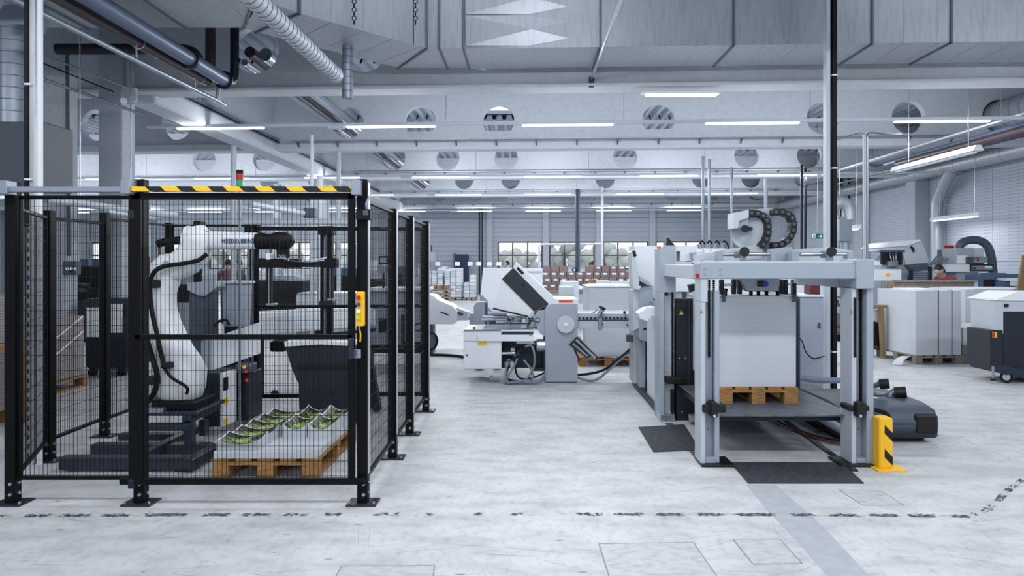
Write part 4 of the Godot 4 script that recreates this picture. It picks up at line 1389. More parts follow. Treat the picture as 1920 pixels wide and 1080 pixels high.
# ---------------------------------------------------------------- the pile feeder on the right
func chain_strip(o: Node3D, u: float, v0: float, v1: float, d: float, w := 4.5) -> void:
	var s := Shape.new()
	var v := v0
	while v < v1:
		fb(s, u - w / 2, v, u + w / 2, v + 2.2, d, 0.012, 0.0)
		fb(s, u - w / 4, v + 2.2, u + w / 4, v + 3.4, d + 0.002, 0.008, 0.0)
		v += 3.4
	part(o, "lift_chain", s, "cable_black").set_meta("kind", "stuff")

func feeder() -> void:
	var d := 5.43
	var o := thing("pile_feeder", "grey gantry frame of the pile feeder around the white paper pile", "machine", Vector3(2.1, 0, -d))
	# legs: open channels with chains
	part(o, "front_leg", fbx(1314, 524, 1323, 872, d, 0.2, 0.004), "machine_pale")
	var lg := fbx(1323, 545, 1343, 872, d + 0.09, 0.02, 0.0)
	fb(lg, 1340, 545, 1349, 872, d + 0.02, 0.12, 0.003)
	fb(lg, 1323, 858, 1342, 872, d + 0.01, 0.1, 0.003)
	part(o, "leg_channel", lg, "machine_grey")
	fb(Shape.new(), 0, 0, 1, 1, 1, 1)
	part(o, "leg_cover", fbx(1314, 500, 1327, 566, d - 0.01, 0.2, 0.003), "machine_pale")
	chain_strip(o, 1330, 524, 670, d + 0.07)
	chain_strip(o, 1338.5, 524, 755, d + 0.07)
	part(o, "front_leg", fbx(1597, 541, 1606, 872, d, 0.2, 0.004), "machine_pale")
	lg = fbx(1606, 541, 1627, 872, d + 0.09, 0.02, 0.0)
	fb(lg, 1625, 541, 1638, 872, d, 0.2, 0.003)
	fb(lg, 1606, 860, 1626, 872, d + 0.01, 0.1, 0.003)
	part(o, "leg_channel", lg, "machine_grey")
	chain_strip(o, 1604, 558, 670, d - 0.012)
	chain_strip(o, 1614, 543, 755, d + 0.07)
	part(o, "foot_plate", fbx(1316, 872, 1378, 876, d - 0.05, 0.25), "black")
	part(o, "foot_plate", fbx(1578, 872, 1640, 876, d - 0.05, 0.25), "black")
	for q in [[1330, 858], [1616, 860]]:
		part(o, "bolt", rod(at(q[0], q[1], d + 0.05), at(q[0], q[1] + 3, d + 0.05), 0.014, 8), "steel")
	for q in [[1328, 804], [1609, 804]]:
		part(o, "rivet", rod(at(q[0], q[1], d + 0.08), at(q[0], q[1], d + 0.09), 0.007, 8), "slate_grey")
	for q in [[1318, 759, 1362, 774, 1334, 1346], [1592, 761, 1631, 771, 1607, 1622]]:
		part(o, "carriage", fbx(q[0], q[1], q[2], q[3], d - 0.03, 0.16, 0.008), "black")
		part(o, "carriage_block", fbx(q[4], 755, q[5], 783, d - 0.06, 0.12, 0.006), "black")
		part(o, "bolt", rod(at((q[4] + q[5]) / 2, 780, d - 0.075), at((q[4] + q[5]) / 2, 780, d - 0.06), 0.012, 8), "steel")
	# head beam and corner block
	part(o, "head_beam", fbx(1312, 494, 1607, 523, d - 0.02, 0.22, 0.006), "machine_grey")
	part(o, "beam_top_strip", fbx(1312, 490, 1607, 494, d, 0.26, 0.003), "machine_pale")
	part(o, "corner_block", fbx(1606, 486, 1640, 542, d - 0.04, 0.3, 0.008), "machine_grey")
	part(o, "side_rail", fpx([[1497, 521], [1606, 521], [1606, 541], [1580, 540], [1497, 531]], d + 0.3, 0.1), "machine_pale")
	part(o, "corner_gusset", fpx([[1588, 521], [1606, 521], [1606, 540], [1596, 540]], d + 0.26, 0.04), "slate_grey")
	part(o, "left_side_rail", bx(1.38, 1.5, 1.48, 1.6, d + 0.2, 7.0, 0.006), "machine_pale")
	part(o, "right_side_rail", bx(2.62, 2.74, 1.48, 1.6, d + 0.2, 7.0, 0.006), "machine_pale")
	for q in [[1322, 504], [1322, 514], [1351, 504], [1351, 515]]:
		part(o, "bolt", rod(at(q[0], q[1], d - 0.03), at(q[0], q[1], d - 0.02), 0.008, 8), "steel")
	part(o, "stop_button", rod(at(1307, 517, d - 0.0), at(1311, 517, d + 0.02), 0.018, 14), "red")
	part(o, "stop_base", rod(at(1311, 517, d + 0.02), at(1315, 517, d + 0.03), 0.021, 14), "label_yellow")
	for q in [[1315, 584], [1596, 584]]:
		part(o, "warning_triangle", fpx([[q[0] - 3, q[1] + 4], [q[0] + 3, q[1] + 4], [q[0], q[1] - 4]], d - 0.004, 0.004), "plank")
	# lift platform
	var pt := at(1340, 775, 5.62)
	part(o, "platform", bx(1.54, 2.66, pt.y - 0.012, pt.y, 5.55, 6.95, 0.002), "platform_plate")
	part(o, "platform_edge", bx(1.56, 2.64, pt.y - 0.08, pt.y - 0.012, 5.7, 6.9, 0.002), "slate")
	part(o, "rear_wall", fbx(1268, 560, 1500, 790, 7.0, 0.1), "slate")
	part(o, "rear_wall_fold", fbx(1290, 562, 1294, 720, 6.985, 0.02), "frame_paint")
	for q in [[1274, 672], [1285, 672], [1279, 772]]:
		part(o, "screw", rod(at(q[0], q[1], 6.985), at(q[0], q[1], 7.0), 0.007, 8), "steel")
	part(o, "warning_triangle", fpx([[1274, 590], [1282, 590], [1278, 582]], 6.99, 0.01), "label_yellow")
	for q in [[1295, 780], [1427, 778]]:
		part(o, "stop_block", fbx(q[0], q[1], q[0] + 13, q[1] + 12, 6.8, 0.1, 0.006), "machine_grey")
	# tower with lift chain at the rear left
	part(o, "tower", fpx([[1238, 466], [1246, 460], [1267, 460], [1267, 548], [1238, 548]], 6.95, 0.3), "machine_grey")
	part(o, "tower_side", fbx(1238, 548, 1246, 792, 6.95, 0.3), "machine_grey")
	part(o, "tower_channel", fbx(1246, 548, 1264, 792, 7.02, 0.2, 0.002), "machine_pale")
	chain_strip(o, 1261, 548, 706, 7.0, 4)
	part(o, "tower_label", fbx(1232, 462, 1240, 466, 6.97, 0.01), "orange")
	part(o, "tower_slot", fbx(1246, 549, 1253, 554, 7.0, 0.02), "black")
	part(o, "rear_carriage", fbx(1250, 708, 1283, 720, 6.9, 0.12, 0.006), "black")
	part(o, "rear_spindle", fbx(1258, 731, 1264, 774, 6.98, 0.05), "black")
	part(o, "tower_foot", fbx(1238, 778, 1266, 794, 6.94, 0.2, 0.004), "steel")
	# gripper head over the pile
	d = 6.0
	part(o, "head_housing", fpx([[1388, 521], [1462, 521], [1460, 545], [1402, 545], [1396, 536]], d - 0.1, 0.3), "machine_grey")
	part(o, "head_top", fbx(1386, 519, 1464, 523, d - 0.12, 0.34), "slate_grey")
	part(o, "oval_window", hose([at(1420, 532, d - 0.1), at(1434, 532, d - 0.1)], 0.026, 1, 14), "black")
	part(o, "blue_knob", rod(at(1435.5, 532.5, d - 0.14), at(1435.5, 532.5, d - 0.1), 0.024, 16), "blue")
	part(o, "guide_bar", rod(at(1348, 534, d), at(1520, 532.5, d), 0.011), "zinc")
	for u in [1354, 1377, 1388, 1467, 1474, 1490]:
		part(o, "gripper", fbx(u - 3, 524, u + 4, 552, d - 0.03, 0.06, 0.006), "black")
	for u in [1360, 1408, 1422, 1437, 1458]:
		part(o, "sucker", rod(at(u, 545, d + 0.1), at(u, 555, d + 0.1), 0.016), "rubber")
		part(o, "sucker_arm", fbx(u - 6, 541, u + 5, 547, d + 0.05, 0.1, 0.006), "black" if u % 2 else "dark_steel")
	for q in [[1355, 1361], [1487, 1494]]:
		part(o, "side_stop", fbx(q[0], 544, q[1], 566, d - 0.02, 0.05, 0.004), "slate_grey")
		part(o, "stop_roller", rod(at(q[0] - 4, 560, d), at(q[0] - 4, 563, d), 0.016), "machine_pale")
	# upper carriage: plate, box, drum, cable chains
	part(o, "carriage_plate", fbx(1428, 391, 1450, 480, 6.4, 0.25, 0.006), "machine_grey")
	part(o, "carriage_top", fpx([[1410, 395], [1428, 391], [1428, 398], [1418, 400]], 6.4, 0.2), "machine_pale")
	part(o, "motor_box", fpx([[1376, 399], [1404, 393], [1404, 408], [1386, 414], [1384, 428], [1376, 428]], 6.2, 0.2), "machine_pale")
	part(o, "motor_underside", fbx(1385, 410, 1404, 428, 6.24, 0.18), "machine_grey")
	part(o, "drum", rod(at(1404, 436, 6.35), at(1404, 436, 6.6), 0.16, 28), "machine_pale")
	part(o, "drive_knob", rod(at(1397, 429, 6.1), at(1397, 429, 6.16), 0.035, 18), "black")
	part(o, "drive_shaft", rod(at(1404, 429, 6.12), at(1408, 429, 6.35), 0.018), "dark_steel")
	part(o, "window_plate", fbx(1384, 428, 1404, 462, 6.5, 0.02), "machine_pale")
	for pth in [[[1406, 400], [1420, 401], [1432, 407], [1438, 420], [1438, 436], [1434, 450], [1426, 462]], [[1452, 398], [1466, 398], [1480, 404], [1486, 418], [1484, 436], [1476, 450], [1464, 458], [1450, 460]]]:
		var c := Curve3D.new()
		var pts := px(pth, 6.3)
		for i in pts.size():
			var t: Vector3 = (pts[mini(i + 1, pts.size() - 1)] - pts[maxi(i - 1, 0)]) / 6.0
			c.add_point(pts[i], -t, t)
		var len := c.get_baked_length()
		var e := part(o, "cable_chain", hose(pts, 0.022, 6, 6), "cable_black")
		var k := 0.0
		while k < len:
			var p := c.sample_baked(k)
			var q := c.sample_baked(minf(k + 0.01, len))
			var r := c.sample_baked(maxf(k - 0.01, 0.0))
			var w := (q - r).normalized()
			var s := Shape.new()
			s.t = Transform3D(Basis(w, Vector3.BACK.cross(w), Vector3.BACK), p)
			s.box(Vector3(-0.03, -0.03, -0.05), Vector3(0.03, 0.03, 0.05), 0.006)
			part(e, "link", s, "black")
			var c2 := Shape.new()
			c2.t = s.t
			c2.box(Vector3(-0.015, -0.012, 0.04), Vector3(0.015, 0.012, 0.053), 0.003)
			part(e, "cross_bar", c2, "slate_grey")
			k += 0.058
	# cross rails with knobs
	d = 5.9
	for q in [[1350, 1448, 1396], [1500, 1594, 1559]]:
		part(o, "cross_rail", rod(at(q[0], 477, d), at(q[1], 476, d), 0.017, 14), "steel")
		part(o, "rail_clamp", rod(at(q[2] - 19, 477, d), at(q[2] - 11, 477, d), 0.032, 14), "zinc")
		part(o, "knob", rod(at(q[2], 472, d - 0.14), at(q[2], 472, d - 0.09), 0.041, 22), "black")
		part(o, "knob_arm", fbx(q[2] - 4, 472, q[2] + 4, 494, d - 0.09, 0.08, 0.004), "machine_grey")
	for q in [[1346, 470, 1356, 492], [1446, 468, 1456, 491], [1485, 470, 1498, 491], [1590, 471, 1600, 490]]:
		part(o, "rail_block", fbx(q[0], q[1], q[2], q[3], d - 0.03, 0.1, 0.004), "machine_grey")
	part(o, "rail_beam", fpx([[1308, 477], [1350, 470], [1350, 487], [1308, 489]], d + 0.15, 0.15), "machine_pale")
	part(o, "rear_rail_beam", fpx([[1355, 468], [1430, 460], [1430, 486], [1355, 489]], d + 0.4, 0.12), "machine_pale")
	part(o, "carriage_foot", fpx([[1454, 466], [1486, 463], [1486, 491], [1452, 491]], d + 0.1, 0.2), "machine_grey")
	part(o, "side_beam", fpx([[1472, 468], [1560, 464], [1600, 470], [1600, 490], [1498, 490]], d + 0.5, 0.1), "machine_pale")
	for k in 4:
		part(o, "valve", rod(at(1312 + k * 14, 470, d + 0.5), at(1312 + k * 14, 458 - k, d + 0.5), 0.02), "steel")
		part(o, "air_line", hose([at(1312 + k * 14, 458, d + 0.5), at(1316 + k * 14, 452, d + 0.5), at(1322 + k * 14, 458, d + 0.55), at(1324 + k * 14, 468, d + 0.5)], 0.008), "cable_black")
		part(o, "valve_block", fbx(1306 + k * 14, 466, 1318 + k * 14, 474, d + 0.48, 0.06, 0.004), "machine_white")
	# the paper pile and its pallet, standing on the platform
	one("paper_pile", bx(1.685, 2.365, pt.y + 0.144, 1.325, 6.02, 7.0 - 0.02, 0.006), "paper_stack", "tall white paper pile inside the pile feeder", "paper stack")
	pallet(1.68, 2.375, 6.0, 6.9, pt.y, "pallet_wood", "wooden pallet under the pile on the lift platform")
	# the machine body behind the feeder
	o = thing("printing_press", "grey and white press body reaching back behind the pile feeder", "machine", Vector3(1.8, 0, -8))
	part(o, "side_panel", bx(1.43, 1.5, 0.05, 1.02, 7.3, 8.2), "machine_white")
	part(o, "base", bx(1.5, 2.7, 0.02, 1.15, 7.3, 9.0), "machine_grey")
	part(o, "side_plinth", bx(1.38, 1.5, 0.0, 0.05, 7.2, 9.0), "slate")
	part(o, "side_step", fpx([[1197, 588], [1212, 578], [1228, 575], [1228, 585], [1213, 602], [1200, 597]], 7.5, 0.25), "machine_white")
	part(o, "rear_column", fbx(1188, 600, 1200, 720, 8.9, 0.4, 0.006), "machine_pale")
	part(o, "rear_column_face", fbx(1199, 640, 1210, 728, 8.6, 0.2, 0.004), "machine_grey")
	part(o, "side_housing", fpx([[1198, 544], [1207, 536], [1225, 535], [1225, 640], [1206, 640], [1198, 632]], 8.4, 0.4), "machine_grey")
	part(o, "housing_edge", fpx([[1187, 545], [1198, 543], [1198, 615], [1187, 620]], 8.42, 0.38), "machine_pale")
	part(o, "hinge_cap", rod(at(1195, 581, 8.35), at(1195, 581, 8.42), 0.035, 16), "steel")
	part(o, "hand_screw", rod(at(1212, 617, 8.2), at(1206, 617, 8.2), 0.014), "black")
	part(o, "motor", rod(at(1184, 628, 9.0), at(1184, 640, 9.0), 0.07, 16), "slate_grey")
	part(o, "hood", fpx([[1189, 461], [1310, 461], [1310, 490], [1276, 490], [1276, 471], [1268, 471], [1268, 560], [1222, 560], [1196, 530]], 8.7, 0.5), "machine_white")
	part(o, "hood_recess", fbx(1277, 472, 1304, 490, 8.9, 0.02), "black")
	part(o, "drive_shaft", rod(at(1278, 484, 8.75), at(1300, 484, 8.75), 0.025), "steel")
	part(o, "drive_block", fpx([[1296, 474], [1308, 472], [1308, 490], [1300, 490]], 8.6, 0.2), "machine_grey")
	part(o, "middle_cover", fbx(1266, 491, 1297, 512, 8.5, 0.4), "machine_pale")
	part(o, "lower_cover", fbx(1266, 513, 1305, 547, 8.4, 0.4), "machine_white")
	part(o, "dark_gap", fbx(1297, 490, 1309, 513, 8.55, 0.3), "black")
	part(o, "tilted_lid", fpx([[1184, 473], [1189, 470], [1199, 530], [1195, 543], [1187, 540]], 8.3, 0.3), "machine_pale")
	part(o, "lid_wedge", fpx([[1199, 518], [1219, 530], [1220, 535], [1198, 533]], 8.35, 0.3), "machine_grey")
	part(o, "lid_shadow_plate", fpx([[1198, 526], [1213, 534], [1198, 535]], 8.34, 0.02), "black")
	part(o, "lid_handle", rod(at(1188, 470, 8.3), at(1191, 481, 8.3), 0.02), "black")
	part(o, "fin", fpx([[1250, 446], [1254, 446], [1265, 460], [1249, 460]], 8.6, 0.2), "black")
	part(o, "knob_bracket", fpx([[1292, 534], [1305, 532], [1308, 545], [1296, 549]], 7.4, 0.1), "black")
	part(o, "hand_lever", fpx([[1295, 552], [1312, 543], [1312, 550], [1300, 558]], 7.3, 0.1), "machine_white")
	# grey cabinet right of the pile
	o = thing("grey_cabinet", "tall grey cabinet behind the right edge of the paper pile", "cabinet", Vector3(3.4, 0, -8.6))
	part(o, "body", fbx(1500, 556, 1544, 736, 8.1, 0.5, 0.01), "machine_grey")
	part(o, "dark_side", fbx(1493, 552, 1501, 732, 8.15, 0.4), "slate_grey")
	part(o, "top", fbx(1498, 553, 1546, 557, 8.08, 0.54), "machine_white")
	part(o, "handle", fbx(1535, 605, 1539, 616, 8.08, 0.02), "slate_grey")
	part(o, "cable", hose([at(1495, 630, 8.0), at(1504, 640, 8.0), at(1511, 660, 8.0), at(1525, 672, 8.0), at(1545, 668, 8.1)], 0.007), "cable_black")
	part(o, "red_box", fbx(1520, 535, 1538, 552, 8.2, 0.2), "dull_red")
	part(o, "conduit", hose([at(1495, 708, 7.9), at(1540, 713, 7.9), at(1600, 713, 7.9)], 0.035, 3, 12), "cable_grey")
	# dark floor rails, mats
	var rl := Shape.new()
	var a := fl(1474, 790)
	var b := fl(1604, 884)
	rl.t = panel_frame(a, b)
	rl.box(Vector3(0, 0, -0.02), Vector3(a.distance_to(b), 0.012, 0.03))
	one("floor_rail", rl, "slate", "thin dark rail on the floor beside the lift", "rail")
	floor_mat([[1197, 802], [1283, 797], [1313, 845], [1225, 848]], "dark rubber mat left of the pile feeder's leg")
	floor_mat([[1369, 868], [1578, 868], [1620, 907], [1403, 907]], "dark rubber mat in front of the pile feeder")
	var sk := Shape.new()
	var q0 := fl(1262, 795)
	sk.box(Vector3(1.38, 0, -6.9), Vector3(1.46, 0.003, -5.65))
	one("floor_strip", sk, "slate_grey", "dark metal strip between the rear tower and left leg", "strip")
	# cables on the floor beside the pump
	o = thing("cable_coil", "brown air hoses coiled on the floor behind the right leg", "hose", fl(1560, 820))
	for k in 3:
		var h := Shape.new()
		h.tube([Vector3(2.5, 0.03, -6.9), Vector3(2.55, 0.02, -6.6), Vector3(2.62 + k * 0.03, 0.02, -6.2 - k * 0.05), Vector3(2.85, 0.02, -6.02 - k * 0.06), Vector3(3.0, 0.02, -6.2), Vector3(2.9, 0.03, -6.5 - k * 0.04), Vector3(2.72, 0.03, -6.45)], 0.012, 8, 6)
		part(o, "hose", h, "cable_brown" if k != 1 else "cable_black")

func floor_mat(q: Array, label: String) -> void:
	var s := Shape.new()
	var poly := PackedVector2Array()
	for p in q:
		var w := fl(p[0], p[1])
		poly.append(Vector2(w.x, -w.z))
	s.t = Transform3D(Basis(Vector3.RIGHT, PI / 2).inverse(), Vector3(0, 0.008, 0))
	s.prism(poly, 0.007)
	one("rubber_mat", s, "mat_rubber", label, "mat", "rubber mats by the pile feeder")

func pump() -> void:
	var o := thing("vacuum_pump", "dark grey vacuum pump housing on the floor behind the bollard", "pump", Vector3(3.2, 0, -6.7))
	var s := Shape.new()
	var rings := []
	var x0 := 2.78
	var x1 := 3.68
	for k in [[0.0, 0.04], [0.02, 0.0], [0.05, 0.0], [0.95, 0.0], [0.985, 0.012], [1.0, 0.05]]:
		var x := lerpf(x0, x1, k[0])
		var i: float = k[1]
		rings.append([Vector3(x, 0.05 + i, -6.1 - i), Vector3(x, 0.19, -6.085 - i), Vector3(x, 0.30 - i, -6.14 - i), Vector3(x, 0.335 - i, -6.35), Vector3(x, 0.335 - i, -6.95), Vector3(x, 0.3 - i, -7.15 + i), Vector3(x, 0.05 + i, -7.15 + i)])
	s.skin(rings)
	part(o, "housing", s, "slate_grey")
	part(o, "end_grille", bx(3.45, 3.662, 0.09, 0.262, 6.078, 6.2, 0.02), "black")
	part(o, "door", bx(2.95, 3.1, 0.1, 0.27, 6.083, 6.1, 0.006), "slate_grey")
	part(o, "door_handle", bx(3.0, 3.03, 0.13, 0.23, 6.078, 6.09, 0.004), "frame_paint")
	part(o, "seam", bx(2.8, 3.45, 0.176, 0.18, 6.081, 6.1, 0.0), "slate")
	part(o, "socle", bx(2.83, 3.6, 0.0, 0.05, 6.2, 7.1), "black")
	part(o, "label", bx(3.22, 3.32, 0.334, 0.338, 6.45, 6.52, 0.0), "white")
	for q in [[1688, 735, 10.5, 22], [1658, 719, 9.5, 19], [1687, 752, 6.0, 11]]:
		var d := 6.5
		part(o, "filter", rod(at(q[0] - q[3] / 2, q[1] + 1, d + 0.02), at(q[0] + q[3] / 2, q[1], d - 0.02), q[2] / F * d, 22), "black")
	part(o, "elbow", hose([at(1669, 760, 6.55), at(1669, 742, 6.55), at(1672, 736, 6.55), at(1682, 734, 6.53)], 0.035, 5, 14), "zinc")
	part(o, "elbow", hose([at(1632, 722, 6.6), at(1642, 722, 6.6), at(1652, 718, 6.55)], 0.03, 4, 14), "zinc")
	part(o, "pipe", rod(at(1636, 738, 6.6), at(1668, 741, 6.6), 0.025), "zinc")
	part(o, "nipple", rod(at(1656, 757, 6.5), at(1656, 748, 6.5), 0.018), "steel")
	part(o, "black_hose", hose([at(1640, 768, 6.05), at(1655, 772, 6.03), at(1665, 780, 6.0), at(1668, 800, 6.0)], 0.02), "cable_black")
	part(o, "support_bar", hose([at(1530, 778, 6.1), at(1600, 818, 5.9)], 0.04, 1, 4), "machine_grey")
	# bollard
	var d := 5.32
	o = thing("bollard", "yellow bollard with black slanted stripes beside the right leg", "bollard", fl(1662, 881))
	part(o, "post", fbx(1649, 784, 1675, 879, d, 0.11, 0.01), "yellow")
	part(o, "base_plate", bx(2.70, 2.93, 0, 0.012, d - 0.06, d + 0.15, 0.003), "yellow")
	for y in [797, 842]:
		part(o, "black_stripe", fpx([[1659, y], [1674, y + 15], [1674, y + 31], [1659, y + 16]], d - 0.002, 0.003), "black")

func right_side() -> void:
	# white stacks on pallets
	var o := thing("wrapped_stack", "tall white paper stack with two dark straps on a pallet", "paper stack", Vector3(6.55, 0.144, -11.45), "", 0.09)
	part(o, "sheets", Shape_box(Vector3(-0.4, 0, -0.52), Vector3(0.38, 1.04, 0.5), 0.006), "paper_stack", true)
	for x in [-0.02, 0.21]:
		part(o, "strap", Shape_box(Vector3(x, 0, -0.5), Vector3(x + 0.014, 1.043, 0.504)), "slate", true)
	part(o, "loose_sheet", Shape_box(Vector3(-0.2, 1.04, -0.4), Vector3(0.25, 1.055, 0.4), 0.004), "paper_white", true)
	pallet(6.15, 6.95, 10.95, 12.0, 0.0, "pallet_grey", "greyish pallet under the strapped white stack", 0.09)
	var c := Shape.new()
	var rows := []
	for k in 9:
		var t := k / 8.0
		var p := at(1708, 668, 10.9).lerp(at(1690, 684, 10.75), t) + Vector3(-0.03 * sin(t * PI), 0.02 * sin(t * PI), 0.02 * sin(t * PI))
		rows.append(p)
	for k in 8:
		var w := Vector3(0.12, 0, 0.05)
		c.face([rows[k], rows[k + 1], rows[k + 1] - w, rows[k] - w], rows[k] - Vector3(0, 1, 0))
		c.face([rows[k] + Vector3(0, -0.002, 0), rows[k + 1] + Vector3(0, -0.002, 0), rows[k + 1] - w + Vector3(0, -0.002, 0), rows[k] - w + Vector3(0, -0.002, 0)], rows[k] + Vector3(0, 1, 0))
	one("curled_sheet", c, "paper_white", "curled white paper sheet hanging from the strapped stack's pallet", "paper")
	pallet(7.0, 7.9, 11.0, 12.0, 0.0, "pallet_grey", "lower greyish pallet of two, beside the strapped stack")
	pallet(7.0, 7.9, 11.0, 12.0, 0.15, "pallet_grey", "upper greyish pallet of two, under the low stack")
	one("low_stack", bx(7.03, 7.88, 0.296, 0.58, 11.02, 11.95, 0.006), "paper_stack", "low white paper stack on two pallets", "paper stack")
	o = thing("tall_stack", "tall white paper stack behind the dark trolley", "paper stack", Vector3(8.3, 0.15, -12.6))
	part(o, "sheets", bx(7.75, 9.0, 0.15, 1.16, 12.1, 13.2, 0.006), "paper_stack")
	part(o, "loose_sheet", bx(7.9, 9.05, 1.16, 1.175, 12.1, 13.1, 0.004), "paper_white")
	pallet(7.75, 9.0, 12.1, 13.2, 0.0, "pallet_grey", "greyish pallet under the tall stack behind the trolley")
	# dark trolley at the right edge
	var d := 9.2
	o = thing("machine_trolley", "dark machine trolley with a pale top frame at the right edge", "trolley", Vector3(7.2, 0, -9.6))
	part(o, "side_panel", fbx(1857, 619, 1881, 690, d, 0.5, 0.01), "slate")
	part(o, "front_panel", fbx(1880, 582, 2010, 700, d + 0.04, 0.6, 0.01), "slate")
	part(o, "top_frame", fpx([[1865, 562], [1908, 549], [2010, 552], [2010, 584], [1881, 584], [1881, 626], [1865, 622]], d + 0.02, 0.5), "machine_pale")
	part(o, "top_lid", fpx([[1865, 563], [1908, 547], [2010, 548], [2010, 566]], d, 0.6), "machine_white")
	part(o, "panel_fold", fbx(1882, 660, 2010, 662, d + 0.03, 0.02), "frame_paint")
	part(o, "slot", fbx(1884, 570, 1892, 576, d, 0.03), "black")
	part(o, "switch_plate", fbx(1862, 623, 1870, 633, d - 0.02, 0.03), "label_yellow")
	part(o, "rotary_switch", fbx(1862.5, 624, 1866, 632, d - 0.04, 0.03, 0.006), "red")
	part(o, "chassis", fpx([[1858, 685], [1868, 682], [2010, 712], [2010, 730], [1866, 698]], d - 0.02, 0.5), "frame_paint")
	part(o, "jack_leg", rod(at(1862, 686, d - 0.05), at(1862, 713, d - 0.05), 0.016), "zinc")
	part(o, "jack_foot", rod(at(1862, 709, d - 0.05), at(1862, 714, d - 0.05), 0.03), "dark_steel")
	part(o, "jack_handle", hose([at(1861, 685, d - 0.06), at(1868, 682, d - 0.1), at(1872, 679, d - 0.08)], 0.01), "dark_steel")
	part(o, "caster", rod(at(1887, 707, d), at(1887, 707, d + 0.05), 0.075, 20), "cable_black")
	part(o, "caster_hub", rod(at(1887, 707, d - 0.01), at(1887, 707, d), 0.045, 18), "zinc")
	# plywood box
	o = thing("plywood_box", "open plywood box in front of the man in red", "box", Vector3(7.4, 0, -13.4))
	part(o, "front", fbx(1679, 527, 1834, 612, 13.4, 0.03), "plywood")
	part(o, "front_lower", fbx(1679, 612, 1834, 648, 13.42, 0.03), "plywood")
	part(o, "side", fbx(1655, 527, 1680, 648, 13.8, 0.03), "plywood")
	part(o, "batten", fbx(1676, 525, 1680, 648, 13.37, 0.05), "plank")
	part(o, "batten", fbx(1828, 526, 1834, 648, 13.37, 0.05), "machine_pale")
	part(o, "top_batten", fbx(1676, 525, 1834, 529, 13.36, 0.06), "pallet_grey")
	part(o, "mid_batten", fbx(1790, 584, 1818, 588, 13.37, 0.04), "pallet_grey")
	# wooden trestle and boxes on the shelf
	o = thing("wooden_trestle", "light wooden trestle left of the strapped stack", "trestle", Vector3(5.9, 0, -11.8))
	part(o, "top_bar", fbx(1636, 572, 1664, 577, 11.6, 0.1), "plank")
	part(o, "leg", fpx([[1650, 577], [1657, 577], [1662, 670], [1655, 670]], 11.6, 0.08), "plank")
	part(o, "leg", fpx([[1637, 577], [1641, 577], [1638, 672], [1633, 672]], 11.9, 0.08), "plank")
	part(o, "dark_pack", fbx(1637, 605, 1655, 655, 11.75, 0.3), "black")
	part(o, "grey_pack", fbx(1638, 580, 1648, 602, 11.72, 0.2), "machine_pale")
	part(o, "caster", rod(at(1642, 652, 11.6), at(1646, 652, 11.62), 0.04), "dark_steel")
	o = thing("shelf_trolley", "low trolley with blue edged shelves seen through the feeder frame", "trolley", Vector3(5.3, 0, -11.0))
	for y in [556, 572, 625]:
		part(o, "shelf", fbx(1563, y, 1602, y + 3, 10.8, 0.5), "blue_machine")
	for u in [1563, 1600]:
		part(o, "upright", fbx(u, 540, u + 2, 640, 10.8, 0.04), "zinc")
	part(o, "caster", rod(at(1574, 634, 10.8), at(1580, 634, 10.85), 0.06), "cable_black")
	part(o, "caster", rod(at(1594, 636, 10.8), at(1599, 636, 10.85), 0.06), "cable_black")
	part(o, "chassis", fbx(1566, 628, 1601, 640, 10.95, 0.3), "slate")
	o = thing("carton", "cardboard box with dark printed name on the shelf trolley", "carton", at(1582, 624, 11))
	part(o, "box", fbx(1564, 592, 1593, 624.5, 10.82, 0.4), "carton")
	part(o, "flap", fpx([[1564, 592], [1585, 590], [1580, 593]], 10.82, 0.3), "carton")
	lettering(o, "ALLIPAK", at(1579, 612, 10.815), 0.045, "letter_dark")
	one("white_pack", fbx(1564, 541, 1574, 556, 10.9, 0.3), "paper_white", "white packet on the top shelf of the shelf trolley", "packet")
	one("grey_pack", fbx(1564, 562, 1573, 571.5, 10.9, 0.25), "slate_grey", "grey packet on the middle shelf of the shelf trolley", "packet")
	# finishing machines behind the man
	d = 15.5
	o = thing("hooded_machine", "grey finishing machine with a tilted hood left of the man", "machine", Vector3(8.2, 0, -16))
	part(o, "hood", fpx([[1655, 463], [1700, 460], [1727, 450], [1743, 492], [1720, 506], [1700, 500], [1692, 472], [1655, 470]], d, 0.9), "machine_pale")
	part(o, "hood_top", fpx([[1654, 464], [1668, 455], [1724, 449], [1728, 451], [1702, 461]], d - 0.03, 1.0), "machine_white")
	part(o, "dark_opening", fbx(1652, 470, 1692, 496, d + 0.02, 0.05), "black")
	part(o, "opening_frame", fbx(1650, 469, 1697, 473, d - 0.02, 0.1), "slate_grey")
	part(o, "base", fpx([[1690, 470], [1718, 505], [1730, 520], [1690, 545], [1652, 545], [1652, 497]], d + 0.06, 0.7), "machine_grey")
	part(o, "hood_handle", hose([at(1708, 462, d - 0.04), at(1712, 467, d - 0.05), at(1713, 472, d - 0.04)], 0.025), "black")
	part(o, "feed_unit", fbx(1640, 505, 1690, 526, 14.6, 0.5), "machine_white")
	part(o, "warning_label", fbx(1661, 512, 1669, 517, 14.58, 0.02), "label_yellow")
	part(o, "stand", fbx(1650, 526, 1692, 626, 15.6, 0.6), "machine_grey")
	part(o, "mechanism", fbx(1666, 490, 1684, 500, d - 0.08, 0.1), "steel")
	for k in 3:
		part(o, "feed_wire", hose([at(1668 + k * 6, 474, d), at(1670 + k * 5, 482, d - 0.1), at(1673 + k * 4, 494, d - 0.08)], 0.015), "steel")
	o = thing("roller_unit", "stack of steel rollers and slanted plates beside the man", "machine", Vector3(8.7, 0, -14.6))
	for k in 4:
		part(o, "roller", rod(at(1708 - k * 3, 511 + k * 4, 15.0), at(1742, 511 + k * 4, 15.0), 0.022, 14), "steel")
